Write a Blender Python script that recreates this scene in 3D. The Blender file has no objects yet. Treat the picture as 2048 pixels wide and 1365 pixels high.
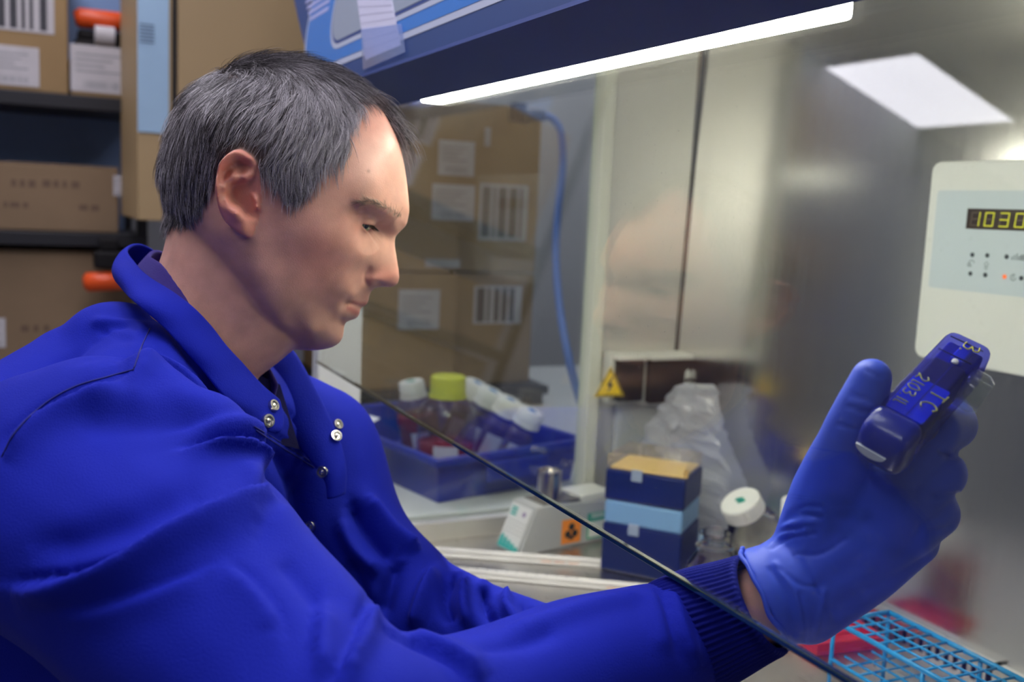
import bpy, bmesh, math, random
import numpy as np
from mathutils import Vector, Matrix, Euler
random.seed(7); np.random.seed(7)
D = bpy.data; SC = bpy.context.scene; COL = SC.collection
PI = math.pi
# ------------------------------------------------------------------ camera
F, CX, CY = 2000.0, 1024.0, 682.5            # focal length and centre in pixels of the 2048 x 1365 frame
u_ = np.array([(60-CX)/F, (CY-378)/F, -1.0]); u_ /= np.linalg.norm(u_)
d_ = np.array([(300-CX)/F, (CY-15000)/F, -1.0]); d_ -= u_*(u_@d_); d_ /= np.linalg.norm(d_)
RW = np.stack([-u_, np.cross(-d_, -u_), -d_], 0)   # camera axes -> world
CAMP = np.array([0.0, 0.0, 1.28])
def P(px, py, dep):
    return CAMP + RW @ np.array([(px-CX)/F*dep, (CY-py)/F*dep, -dep])
def onplane(px, py, axis, v):
    r = RW @ np.array([(px-CX)/F, (CY-py)/F, -1.0]); t = (v-CAMP[axis])/r[axis]; return CAMP + r*t
def proj(p):
    c = (np.asarray(p)-CAMP) @ RW
    return np.stack([CX-F*c[..., 0]/c[..., 2], CY+F*c[..., 1]/c[..., 2], -c[..., 2]], -1)
cam = D.objects.new('camera', D.cameras.new('camera')); COL.objects.link(cam)
M4 = Matrix.Identity(4)
for i in range(3):
    for j in range(3): M4[i][j] = RW[i, j]
    M4[i][3] = CAMP[i]
cam.matrix_world = M4
cam.data.sensor_width = 36.0; cam.data.lens = 36.0*F/2048; cam.data.clip_start = 0.02
cam.data.shift_y = -0.5/2048
cam.data.dof.use_dof = True; cam.data.dof.focus_distance = 0.71; cam.data.dof.aperture_fstop = 6.0
SC.camera = cam
# ------------------------------------------------------------------ view, world, room lights
SC.view_settings.view_transform = 'Standard'; SC.view_settings.look = 'None'
SC.view_settings.gamma = 1.0; SC.view_settings.use_curve_mapping = False
SC.view_settings.exposure = 0.58
W = D.worlds.new('world'); SC.world = W; W.use_nodes = True
W.node_tree.nodes['Background'].inputs[0].default_value = (0.5, 0.5, 0.6, 1)
W.node_tree.nodes['Background'].inputs[1].default_value = 0.03
PANEL_E = 5.5      # radiance of the ceiling panels
LAMP_E = 38.0      # radiance of the cabinet tube
# ------------------------------------------------------------------ materials
def principled(name):
    m = D.materials.new(name); m.use_nodes = True
    return m, m.node_tree, m.node_tree.nodes['Principled BSDF']
def mat(name, col, rough=0.5, metal=0.0, var=0.0, vscale=8.0, bump=0.0, bscale=60.0, spec=0.5, stretch=(1, 1, 1), emit=0.0, sheen=0.0, sss=0.0, alpha=1.0, trans=0.0, ior=1.45, coat=0.0, col2=None):
    m, nt, b = principled(name); N, L = nt.nodes, nt.links
    b.inputs['Base Color'].default_value = (*col, 1); b.inputs['Roughness'].default_value = rough
    b.inputs['Metallic'].default_value = metal; b.inputs['Specular IOR Level'].default_value = spec
    b.inputs['Coat Weight'].default_value = coat; b.inputs['IOR'].default_value = ior
    b.inputs['Transmission Weight'].default_value = trans; b.inputs['Alpha'].default_value = alpha
    b.inputs['Sheen Weight'].default_value = sheen
    if sss: b.inputs['Subsurface Weight'].default_value = sss; b.inputs['Subsurface Radius'].default_value = (.012, .005, .003); b.inputs['Subsurface Scale'].default_value = .5
    if emit: b.inputs['Emission Color'].default_value = (*col, 1); b.inputs['Emission Strength'].default_value = emit
    if var or bump or col2:
        tc = N.new('ShaderNodeTexCoord'); mp = N.new('ShaderNodeMapping'); mp.inputs['Scale'].default_value = stretch
        L.new(tc.outputs['Object'], mp.inputs[0])
    if var or col2:
        t = N.new('ShaderNodeTexNoise'); t.inputs['Scale'].default_value = vscale; t.inputs['Detail'].default_value = 5
        L.new(mp.outputs[0], t.inputs['Vector'])
        r = N.new('ShaderNodeMapRange'); r.inputs['From Min'].default_value = .3; r.inputs['From Max'].default_value = .7
        L.new(t.outputs['Fac'], r.inputs['Value'])
        mx = N.new('ShaderNodeMix'); mx.data_type = 'RGBA'
        c2 = col2 or tuple(min(1, c*(1+var)) for c in col)
        mx.inputs[6].default_value = (*(col if col2 else tuple(c*(1-var) for c in col)), 1); mx.inputs[7].default_value = (*c2, 1)
        L.new(r.outputs[0], mx.inputs[0]); L.new(mx.outputs[2], b.inputs['Base Color'])
    if bump:
        t2 = N.new('ShaderNodeTexNoise'); t2.inputs['Scale'].default_value = bscale; t2.inputs['Detail'].default_value = 4
        L.new(mp.outputs[0], t2.inputs['Vector'])
        bp = N.new('ShaderNodeBump'); bp.inputs['Strength'].default_value = bump; bp.inputs['Distance'].default_value = .002
        L.new(t2.outputs['Fac'], bp.inputs['Height']); L.new(bp.outputs[0], b.inputs['Normal'])
    return m
def emis(name, col, e):
    m = D.materials.new(name); m.use_nodes = True; nt = m.node_tree; nt.nodes.clear()
    o = nt.nodes.new('ShaderNodeOutputMaterial'); em = nt.nodes.new('ShaderNodeEmission')
    em.inputs[0].default_value = (*col, 1); em.inputs[1].default_value = e; nt.links.new(em.outputs[0], o.inputs[0]); return m
def thin_clear(name, tint, haze=0.0, hazecol=(.9, .9, .95), ior=1.45, rough=0.0, dust=False, refl=1.0):
    """a thin pane or film: straight transmission, fresnel reflection, a little haze that scatters light"""
    m = D.materials.new(name); m.use_nodes = True; nt = m.node_tree; N, L = nt.nodes, nt.links; N.clear()
    o = N.new('ShaderNodeOutputMaterial'); tr = N.new('ShaderNodeBsdfTransparent'); tr.inputs[0].default_value = (*tint, 1)
    gl = N.new('ShaderNodeBsdfGlossy'); gl.inputs['Roughness'].default_value = rough; gl.inputs[0].default_value = (refl, refl, refl, 1)
    fr = N.new('ShaderNodeFresnel'); ge = N.new('ShaderNodeNewGeometry')   # same reflectance from either side of the pane
    mi = N.new('ShaderNodeMix'); mi.inputs[2].default_value = ior; mi.inputs[3].default_value = 1/ior
    L.new(ge.outputs['Backfacing'], mi.inputs[0]); L.new(mi.outputs[0], fr.inputs[0])
    a = N.new('ShaderNodeMixShader'); L.new(fr.outputs[0], a.inputs[0]); 
    if haze or dust:
        df = N.new('ShaderNodeBsdfDiffuse'); df.inputs[0].default_value = (*hazecol, 1)
        tl = N.new('ShaderNodeBsdfTranslucent'); tl.inputs[0].default_value = (*hazecol, 1)
        ad = N.new('ShaderNodeMixShader'); ad.inputs[0].default_value = .5; L.new(df.outputs[0], ad.inputs[1]); L.new(tl.outputs[0], ad.inputs[2])
        hz = N.new('ShaderNodeMixShader'); hz.inputs[0].default_value = haze
        L.new(tr.outputs[0], hz.inputs[1]); L.new(ad.outputs[0], hz.inputs[2]); L.new(hz.outputs[0], a.inputs[1])
        if dust:
            tc = N.new('ShaderNodeTexCoord'); v = N.new('ShaderNodeTexNoise'); v.inputs['Scale'].default_value = 420; v.inputs['Detail'].default_value = 1
            v2 = N.new('ShaderNodeTexNoise'); v2.inputs['Scale'].default_value = 14; v2.inputs['Detail'].default_value = 6
            L.new(tc.outputs['Object'], v.inputs['Vector']); L.new(tc.outputs['Object'], v2.inputs['Vector'])
            r = N.new('ShaderNodeMapRange'); r.inputs['From Min'].default_value = .72; r.inputs['From Max'].default_value = .8; r.inputs['To Min'].default_value = 0; r.inputs['To Max'].default_value = .12
            r2 = N.new('ShaderNodeMapRange'); r2.inputs['From Min'].default_value = .35; r2.inputs['From Max'].default_value = .75; r2.inputs['To Min'].default_value = haze*.4; r2.inputs['To Max'].default_value = haze*1.8
            L.new(v.outputs['Fac'], r.inputs[0]); L.new(v2.outputs['Fac'], r2.inputs[0])
            s = N.new('ShaderNodeMath'); s.operation = 'ADD'; L.new(r.outputs[0], s.inputs[0]); L.new(r2.outputs[0], s.inputs[1]); L.new(s.outputs[0], hz.inputs[0])
    else: L.new(tr.outputs[0], a.inputs[1])
    L.new(gl.outputs[0], a.inputs[2]); L.new(a.outputs[0], o.inputs[0]); return m
def steel(name, col, rough, grain=(300, 300, 3), bump=.06, aniso=0.0):
    m, nt, b = principled(name); N, L = nt.nodes, nt.links
    b.inputs['Base Color'].default_value = (*col, 1); b.inputs['Metallic'].default_value = 1
    tc = N.new('ShaderNodeTexCoord'); mp = N.new('ShaderNodeMapping'); mp.inputs['Scale'].default_value = grain; L.new(tc.outputs['Object'], mp.inputs[0])
    t = N.new('ShaderNodeTexNoise'); t.inputs['Scale'].default_value = 1; t.inputs['Detail'].default_value = 3; L.new(mp.outputs[0], t.inputs['Vector'])
    r = N.new('ShaderNodeMapRange'); r.inputs['To Min'].default_value = rough*.75; r.inputs['To Max'].default_value = rough*1.25
    L.new(t.outputs['Fac'], r.inputs[0]); L.new(r.outputs[0], b.inputs['Roughness'])
    bp = N.new('ShaderNodeBump'); bp.inputs['Strength'].default_value = bump; bp.inputs['Distance'].default_value = .0005
    L.new(t.outputs['Fac'], bp.inputs['Height']); L.new(bp.outputs[0], b.inputs['Normal']); return m
# ------------------------------------------------------------------ mesh helpers
def mesh_obj(name, v, f, m=None, parent=None, smooth=False, mats=None, midx=None):
    me = D.meshes.new(name); me.from_pydata([tuple(map(float, x)) for x in v], [], [tuple(map(int, q)) for q in f]); me.update()
    if smooth: me.shade_smooth()
    if mats:
        for q in mats: me.materials.append(q)
        if midx is not None: me.polygons.foreach_set('material_index', np.asarray(midx, dtype=np.int32))
    elif m: me.materials.append(m)
    o = D.objects.new(name, me); COL.objects.link(o)
    if parent: attach(o, parent)
    return o
def rootmat(p):
    m = Matrix.LocRotScale(p.location, p.rotation_euler, p.scale)
    return (rootmat(p.parent) @ p.matrix_parent_inverse @ m) if p.parent else m
def attach(o, p):
    o.parent = p; o.matrix_parent_inverse = rootmat(p).inverted()
def bm_obj(name, bm, m=None, parent=None, smooth=False):
    bmesh.ops.recalc_face_normals(bm, faces=bm.faces)
    me = D.meshes.new(name); bm.to_mesh(me); bm.free()
    if smooth: me.shade_smooth()
    if m: me.materials.append(m)
    o = D.objects.new(name, me); COL.objects.link(o)
    if parent: attach(o, parent)
    return o
def add_box(bm, lo, hi, bev=0.0, seg=2, mtx=None):
    lo, hi = np.array(lo, float), np.array(hi, float)
    r = bmesh.ops.create_cube(bm, size=1.0, matrix=(mtx or Matrix.Identity(4)) @ Matrix.Translation(Vector((lo+hi)/2)) @ Matrix.Diagonal((*(hi-lo), 1)))
    if bev:
        es = list({e for v in r['verts'] for e in v.link_edges})
        bmesh.ops.bevel(bm, geom=es, offset=bev, segments=seg, profile=.5, affect='EDGES')
def box(name, lo, hi, m, parent=None, bev=0.0, seg=2, mtx=None):
    bm = bmesh.new(); add_box(bm, lo, hi, bev, seg, mtx); return bm_obj(name, bm, m, parent)
def lathe_pts(prof, n=40, close=True):
    v, f = [], []
    for r, z in prof:
        for k in range(n):
            a = 2*PI*k/n; v.append((r*math.cos(a), r*math.sin(a), z))
    for i in range(len(prof)-1):
        for k in range(n):
            f.append((i*n+k, i*n+(k+1) % n, (i+1)*n+(k+1) % n, (i+1)*n+k))
    if close:
        f.append(tuple(range(n-1, -1, -1))); f.append(tuple((len(prof)-1)*n+k for k in range(n)))
    return np.array(v), f
def lathe(name, prof, m, parent=None, mtx=None, n=40, close=True):
    v, f = lathe_pts(prof, n, close)
    if mtx is not None: v = np.array([mtx @ Vector(x) for x in v])
    o = mesh_obj(name, v, f, m, parent, smooth=True)
    try:
        me = o.data; me.set_sharp_from_angle(angle=math.radians(40))
    except Exception: pass
    return o
def catmull(pts, n=8):
    pts = np.asarray(pts, float); out = []
    q = np.vstack([2*pts[0]-pts[1], pts, 2*pts[-1]-pts[-2]])
    for i in range(1, len(q)-2):
        for k in range(n):
            t = k/n; a, b, c, d = q[i-1], q[i], q[i+1], q[i+2]
            out.append(.5*((2*b)+(c-a)*t+(2*a-5*b+4*c-d)*t*t+(3*b-a-3*c+d)*t**3))
    out.append(pts[-1]); return np.array(out)
def tube_vf(path, rad, n=10, caps=True):
    path = np.asarray(path, float); m = len(path); rad = np.broadcast_to(np.asarray(rad, float), (m,))
    t = np.gradient(path, axis=0); t /= np.linalg.norm(t, axis=1)[:, None]+1e-12
    ref = np.array([0, 0, 1.0]) if abs(t[0][2]) < .9 else np.array([1.0, 0, 0])
    nrm = np.cross(t[0], ref); nrm /= np.linalg.norm(nrm); v = []
    for i in range(m):
        nrm = nrm - t[i]*(nrm@t[i]); nrm /= np.linalg.norm(nrm); b = np.cross(t[i], nrm)
        for k in range(n):
            a = 2*PI*k/n; v.append(path[i]+rad[i]*(math.cos(a)*nrm+math.sin(a)*b))
    f = [(i*n+k, i*n+(k+1) % n, (i+1)*n+(k+1) % n, (i+1)*n+k) for i in range(m-1) for k in range(n)]
    if caps: f += [tuple(range(n-1, -1, -1)), tuple((m-1)*n+k for k in range(n))]
    return np.array(v), f
def tube(name, path, rad, m, parent=None, n=10):
    v, f = tube_vf(path, rad, n); return mesh_obj(name, v, f, m, parent, smooth=True)
def join_vf(lst):
    V, Fc, o = [], [], 0
    for v, f in lst:
        V.append(np.asarray(v)); Fc += [tuple(i+o for i in q) for q in f]; o += len(v)
    return np.vstack(V), Fc
def prism(name, outline, z0, z1, m, parent=None, mtx=None, bev=0.0):
    bm = bmesh.new(); vs = [bm.verts.new((x, y, z0)) for x, y in outline]; fc = bm.faces.new(vs)
    r = bmesh.ops.extrude_face_region(bm, geom=[fc]); up = [g for g in r['geom'] if isinstance(g, bmesh.types.BMVert)]
    for q in up: q.co.z = z1
    if bev:
        es = [e for e in bm.edges if abs(e.verts[0].co.z-e.verts[1].co.z) < 1e-7]
        bmesh.ops.bevel(bm, geom=es, offset=bev, segments=2, profile=.5, affect='EDGES')
    if mtx is not None: bm.transform(mtx)
    return bm_obj(name, bm, m, parent)
def rrect(x0, y0, x1, y1, r, n=6):
    o = []
    for cx, cy, a0 in ((x1-r, y1-r, 0), (x0+r, y1-r, 90), (x0+r, y0+r, 180), (x1-r, y0+r, 270)):
        for k in range(n+1):
            a = math.radians(a0+90*k/n); o.append((cx+r*math.cos(a), cy+r*math.sin(a)))
    return o
def frame_mtx(o, x, y, z):
    m = Matrix.Identity(4)
    for i in range(3): m[i][0], m[i][1], m[i][2], m[i][3] = x[i], y[i], z[i], o[i]
    return m
def nrm(v): v = np.asarray(v, float); return v/np.linalg.norm(v)
def axis_mtx(base, tip, xhint=(1, 0, 0)):
    z = nrm(np.asarray(tip)-np.asarray(base)); y = nrm(np.cross(z, xhint)); x = np.cross(y, z); return frame_mtx(base, x, y, z)
def text_obj(name, body, size, m, parent, mtx, depth=.0002, align='CENTER'):
    cu = D.curves.new(name, 'FONT'); cu.body = body; cu.size = size; cu.align_x = align; cu.align_y = 'CENTER'; cu.extrude = depth; cu.resolution_u = 3
    tmp = D.objects.new(name, cu); COL.objects.link(tmp); dg = bpy.context.evaluated_depsgraph_get(); dg.update()
    me = D.meshes.new_from_object(tmp.evaluated_get(dg)); D.objects.remove(tmp); D.curves.remove(cu)
    me.transform(mtx); me.materials.clear(); me.materials.append(m)
    o = D.objects.new(name, me); COL.objects.link(o); attach(o, parent); return o
def thing(name, label, cat, loc=(0, 0, 0), group=None):
    o = D.objects.new(name, None); COL.objects.link(o); o.location = tuple(map(float, loc)); o.empty_display_size = .05
    o['label'] = label; o['category'] = cat
    if group: o['group'] = group
    return o
def tag(o, label, cat, group=None):
    o['label'] = label; o['category'] = cat
    if group: o['group'] = group
    return o
def struct(o): o['kind'] = 'structure'; return o
def dup(root, delta=(0, 0, 0), label=None, rotz=0.0):
    r = root.copy(); COL.objects.link(r); r.location = root.location+Vector(delta); r.rotation_euler.z += rotz
    if label: r['label'] = label
    for c in list(root.children):
        k = c.copy(); COL.objects.link(k); k.parent = r; k.matrix_parent_inverse = c.matrix_parent_inverse.copy()
        for g in list(c.children):
            q = g.copy(); COL.objects.link(q); q.parent = k; q.matrix_parent_inverse = g.matrix_parent_inverse.copy()
    return r
# ------------------------------------------------------------------ the room
M_wall = mat('wall_paint', (.32, .33, .36), .8, var=.05, vscale=3)
M_ceil = mat('ceiling_tile', (.62, .62, .62), .9, var=.06, vscale=40)
M_floor = mat('vinyl_floor', (.16, .165, .18), .4, var=.12, vscale=20)
struct(box('floor', (-3.2, -3.2, -.05), (2.6, 2.6, 0), M_floor))
struct(box('ceiling', (-3.2, -3.2, 2.7), (2.6, 2.6, 2.75), M_ceil))
struct(box('wall_left', (-3.2, -3.2, 0), (-3.12, 2.6, 2.7), M_wall))
struct(box('wall_right', (2.5, -3.2, 0), (2.6, 2.6, 2.7), M_wall))
struct(box('wall_back', (-3.2, 2.5, 0), (2.6, 2.6, 2.7), M_wall))
struct(box('wall_front', (-3.2, -3.3, 0), (2.6, -3.2, 2.7), M_wall))
M_panel = emis('led_panel_glow', (.93, .90, 1.0), PANEL_E)
M_alu = mat('white_metal_frame', (.8, .8, .8), .4)
def ceiling_panel(cx, cy, hx, label):
    t = thing('ceiling_light', label, 'light', (cx, cy, 2.69), 'flush ceiling light panels')
    box('diffuser', (cx-hx+.02, cy-.28, 2.683), (cx+hx-.02, cy+.28, 2.699), M_panel, t)
    bm = bmesh.new()
    for a, b, c, d in ((-hx, -.3, hx, -.28), (-hx, .28, hx, .3), (-hx, -.28, -hx+.02, .28), (hx-.02, -.28, hx, .28)):
        add_box(bm, (cx+a, cy+b, 2.68), (cx+c, cy+d, 2.7))
    bm_obj('frame', bm, M_alu, t)
for x, y, h, l in ((-2.94, -1.94, .3, 'square white ceiling light panel mirrored in the sash glass'),
                   (-.65, -.35, .6, 'long white ceiling light panel above the seated man'),
                   (-.65, .30, .6, 'unseen long white ceiling light panel added above the cabinet hood'),  # added next to the panel over the man to hold the overhead light
                   (.75, -1.3, .6, 'unseen long white ceiling light panel added as fill behind the camera'),  # unseen fill, added to light the cheek and the near sleeve
                   (-2.1, -.35, .6, 'unseen long white ceiling light panel added above the shelving'),  # unseen extra, added to keep the room bright at the lower radiance
                   (-2.3, 1.3, .6, 'unseen long white ceiling light panel added to brighten the side bench')):  # unseen extra, added to brighten the bench and cartons
    ceiling_panel(x, y, h, l)
# ------------------------------------------------------------------ the safety cabinet
XL, XR, YB, ZS = -1.385, .42, .985, .77        # inner side walls, back wall, work surface
TAU = math.radians(10)
M_steel = steel('brushed_steel_back', (.64, .63, .62), .19, (220, 220, 2.0), .08)
M_steel2 = steel('satin_steel_side', (.80, .79, .74), .50, (200, 200, 2.0), .08)
M_tray = steel('work_tray_steel', (.60, .58, .56), .30, (30, 200, 30), .05)
M_cream = mat('cream_painted_metal', (.62, .63, .55), .4, var=.03)
M_pillar = mat('pale_grey_metal', (.50, .52, .55), .4, var=.04)
M_navy = mat('navy_paint', (.012, .036, .18), .6, var=.05)
M_hoodblue = mat('dark_blue_paint', (.014, .045, .17), .5, var=.04)
M_dark = mat('black_void', (.01, .01, .012), .6)
M_white = mat('white_enamel', (.72, .73, .72), .35, var=.02)
M_glass = thin_clear('pane_glass', (.96, .985, .97), .005, ior=1.5, dust=True)
M_edge = mat('green_glass_edge', (.003, .018, .018), .06, spec=1.0, coat=1.0)
M_tube = emis('tube_glow', (1.0, .955, .80), LAMP_E)
cab = thing('safety_cabinet', 'blue and steel laboratory safety cabinet with the man reaching under its sash', 'cabinet', (-.5, .7, 0))
M_seam = mat('grey_sealant', (.10, .10, .10), .6)
LEAN = Matrix.Translation((0, YB, 1.24)) @ Matrix.Rotation(math.radians(-1.8), 4, 'X') @ Matrix.Translation((0, -YB, -1.24))   # the back wall leans a little
# steel shell
box('back_wall', (XL-.02, YB, .80), (XR, YB+.02, 1.62), M_steel, cab, mtx=LEAN)
box('side_wall', (XL-.02, .826, .765), (XL, YB, 1.62), M_steel2, cab, .0006)
box('side_sill', (XL-.02, .36, .765), (XL, .826, .798), M_steel2, cab)
box('side_post', (XL-.022, .806, .798), (XL+.012, .827, 1.60), M_cream, cab, .002)
box('front_pillar', (XL-.03, .365, .765), (XL+.002, .43, 1.42), M_pillar, cab, .003, mtx=Matrix.Translation((0, 0, .765)) @ Matrix.Shear('XY', 4, (0, .0)) @ Matrix.Translation((0, 0, -.765)))
box('side_window', (XL-.013, .43, .798), (XL-.008, .806, 1.60), M_glass, cab)
box('end_wall', (XR, .36, .70), (XR+.02, YB+.02, 1.62), M_steel2, cab)
bm = bmesh.new(); add_box(bm, (XL-.02, .475, 1.60), (XR, YB+.02, 1.62)); bm_obj('inner_ceiling', bm, M_steel2, cab)
box('seam_strip', (XL+.0002, YB-.0035, .80), (XL+.002, YB-.0005, 1.60), M_seam, cab, mtx=LEAN)
# work tray, its back grille and its front grille
box('work_tray', (XL-.02, .33, ZS-.04), (XR, YB+.02, ZS), M_tray, cab, .002)
box('base_case', (XL-.03, .345, .665), (XR+.02, YB+.03, ZS-.041), M_pillar, cab, .004)
for sx in (XL+.03, XR-.06):
    for sy in (.56, .92): box('leg', (sx-.03, sy-.03, 0), (sx+.03, sy+.03, .665), M_pillar, cab, .003)
def grille(x0, x1):
    """a folded steel strip with punched slots: faces built round each slot"""
    y, z0, z1, zs0, zs1 = YB-.030, ZS, .803, ZS+.008, ZS+.024
    bm = bmesh.new()
    add_box(bm, (x0, y, z1-.0015), (x1, YB-.0005, z1), 0)
    add_box(bm, (x0, y-.0015, zs1), (x1, y, z1)); add_box(bm, (x0, y-.0015, z0), (x1, y, zs0))
    n = int((x1-x0)/.0125); w = (x1-x0)/n
    for k in range(n): add_box(bm, (x0+k*w, y-.0015, zs0), (x0+k*w+w*.45, y, zs1))
    add_box(bm, (x1-.004, y-.0015, zs0), (x1, y, zs1))
    bm_obj('back_grille', bm, M_tray, cab)
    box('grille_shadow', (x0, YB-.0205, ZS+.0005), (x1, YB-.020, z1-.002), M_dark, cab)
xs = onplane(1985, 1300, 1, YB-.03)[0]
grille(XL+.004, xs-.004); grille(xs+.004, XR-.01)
bm = bmesh.new()
for k in range(40):
    x = XL+.04+k*.043
    if x < XR-.05: add_box(bm, (x, .345, ZS+.0002), (x+.03, .352, ZS+.001)); add_box(bm, (x, .362, ZS+.0002), (x+.03, .369, ZS+.001))
o = bm_obj('front_slots', bm, M_dark, cab)
# hood: a lower navy skirt leaning outwards, a blue front above it with a sticker
X0, X1 = -1.60, .50
ye, ze = .418, 1.408                   # lower edge
yb, zb = .352, 1.4305                  # bend
yt, zt = .47, 2.02
def slab(name, q, t, m, parent):
    q = [np.array(p, float) for p in q]; n = nrm(np.cross(q[1]-q[0], q[3]-q[0])); v = q+[p+n*t for p in q]
    return mesh_obj(name, v, [(0, 1, 2, 3), (7, 6, 5, 4), (0, 4, 5, 1), (1, 5, 6, 2), (2, 6, 7, 3), (3, 7, 4, 0)], m, parent)
slab('hood_skirt', [(X0+.10, ye, ze), (X1, ye, ze), (X1, yb, zb), (X0+.06, yb, zb)], .004, M_navy, cab)
fx = np.array([1, 0, 0.]); fy = nrm((0, yt-yb, zt-zb)); fz = np.cross(fx, fy)
HM = frame_mtx((0, yb, zb), fx, fy, fz)
Hh = float(np.linalg.norm((yt-yb, zt-zb)))
def hp(px, py):
    r = RW @ np.array([(px-CX)/F, (CY-py)/F, -1.0]); n = fz; t = ((np.array([0, yb, zb])-CAMP)@n)/(r@n); p = CAMP+r*t-np.array([0, yb, zb])
    return float(p@fx), float(p@fy)
EDGE = [hp(588, 0), hp(601, 58), hp(614, 112), hp(634, 146), hp(662, 168)]
tl = (EDGE[0][0]+(EDGE[0][0]-EDGE[1][0])*(Hh-EDGE[0][1])/(EDGE[0][1]-EDGE[1][1])*.25, Hh)
EDGE = [q for q in EDGE if q[1] > .004]
out = [(X1, 0), (X1, Hh), tl]+EDGE+[(EDGE[-1][0]+.03, 0)]
prism('hood_front', out, -.02, 0, M_hoodblue, cab, HM, 0)
mesh_obj('hood_body', [(X0+.08, ye+.004, ze+.006), (X1, ye+.004, ze+.006), (X1, yt+.02, zt), (tl[0]+.012, yt+.02, zt), (X0+.08, YB+.05, 1.625), (X1, YB+.05, 1.625), (X1, YB+.05, zt), (tl[0]+.012, YB+.05, zt), (X0+.08, .482, 1.625), (X1, .482, 1.625)],
         [(0, 1, 2, 3)[::-1], (4, 5, 6, 7), (3, 2, 6, 7)[::-1], (0, 3, 7, 4, 8), (1, 9, 5, 6, 2), (0, 8, 9, 1), (8, 4, 5, 9)], M_hoodblue, cab)
slab('hood_lining', [(X0+.09, .4815, 1.6), (X1-.01, .4815, 1.6), (X1-.01, .4290, 1.4430), (X0+.09, .4290, 1.4430)], .002, M_white, cab)
# sticker on the hood front
M_lblue = mat('bright_blue_film', (.03, .165, .52), .35)
M_sgrey = mat('silver_film', (.27, .31, .38), .35)
M_line = mat('pale_grey_print', (.42, .46, .58), .4)
M_dline = mat('navy_print', (.02, .05, .22), .4)
M_lav = mat('lavender_print', (.38, .40, .68), .4)
bx, by = hp(660, 136); xr = X1-.1
def round_panel(name, x0, y0, rad, inset, zoff, m):
    o_ = [(xr, y0+inset), (xr, Hh-.05)] + [(x0+inset, Hh-.05)] + [(x0+inset+(rad-inset)*(1-math.cos(a)), y0+inset+(rad-inset)*(1-math.sin(a))) for a in np.linspace(0, PI/2, 12)]
    return prism(name, o_, zoff, zoff+.0004, m, cab, HM)
xl = hp(617, 40)[0]
round_panel('sticker_border', xl, by-.002, .11, 0, .0001, M_line)
round_panel('sticker_blue', xl, by-.002, .11, .008, .0005, M_lblue)
ix, iy = hp(690, 92)
ixl = hp(668, 20)[0]
round_panel('sticker_inner_border', ixl, iy, .07, 0, .0009, M_line)
round_panel('sticker_inner_line', ixl, iy, .07, .007, .0013, M_dline)
round_panel('sticker_inner_field', ixl, iy, .07, .011, .0017, M_sgrey)
bars = []
for k, (py, w) in enumerate(((2, 34), (13, 38), (24, 40), (36, 36))):
    a = hp(613+k*2.5, py+4); b = hp(613+k*2.5+w, py-10); h = .006
    prism('printed_bar', [(a[0], a[1]-h/2), (b[0], a[1]-h/2), (b[0], a[1]+h/2), (a[0], a[1]+h/2)], .0009, .0012, M_lav, cab, HM)
# paper taped over the sticker
pap = thing('taped_paper', 'strip of lined white paper taped onto the blue hood front', 'paper', HM @ Vector((*hp(765, 70), .003)))
M_paper = mat('white_paper', (.50, .50, .64), .8, var=.03)
M_tape = thin_clear('clear_tape', (.90, .92, 1.0), .16, (.55, .6, .8), rough=.2)
pq = [hp(718, 0), hp(735, 122), hp(806, 92), hp(787, 0)]
top = hp(700, -130), hp(770, -130)
prism('paper', [pq[1], pq[2], pq[3], top[1], top[0], pq[0]], .0022, .0026, M_paper, pap, HM)
M_ink = mat('faint_grey_ink', (.38, .38, .52), .8)
for k in range(7):
    s = k/7; a = np.array(pq[0])*(1-s)+np.array(pq[1])*s; b = np.array(pq[3])*(1-s)+np.array(pq[2])*s
    prism('ruled_line', [a+[.002, 0], b+[-.002, 0], b+[-.002, .0009], a+[.002, .0009]], .00262, .0028, M_ink, pap, HM)
tq = [hp(727, 60), hp(731, 142), hp(816, 106), hp(808, 50)]
prism('tape', tq, .0029, .0031, M_tape, pap, HM)
# sash: a leaning pane whose green lower edge shows
ysh, zsh = .36, 1.055
sx0, sx1 = onplane(632, 726, 1, .36)[0], .42
SM = frame_mtx((0, ysh, zsh), np.array([1, 0, 0.]), np.array([0, math.sin(TAU), math.cos(TAU)]), np.array([0, -math.cos(TAU), math.sin(TAU)]))
sash = thing('sash_window', 'tilted clear glass sash of the cabinet in front of the gloved hand', 'window', (-.5, ysh, zsh))
prism('pane', [(sx0, .0035), (sx1, .0035), (sx1, .375), (sx0, .375)], -.005, 0, M_glass, sash, SM)
prism('bottom_edge', [(sx0, 0), (sx1, 0), (sx1, .0034), (sx0, .0034)], -.005, 0, M_edge, sash, SM, .0006)
M_trim = mat('sash_top_trim', (.45, .47, .50), .3, metal=.6)
# cabinet tube lamp behind the hood edge
lamp = thing('tube_lamp', 'lit white tube lamp tucked under the front edge of the hood', 'lamp', (-.84, .46, 1.42))
lx0, lx1 = onplane(850, 203, 1, .44)[0], onplane(1650, 8, 1, .44)[0]
box('diffuser', (lx0, .434, 1.4072), (lx1, .464, 1.425), M_tube, lamp, .003)
box('housing', (lx0-.02, .428, 1.4255), (lx1+.02, .475, 1.44), M_white, lamp, .002)
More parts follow.
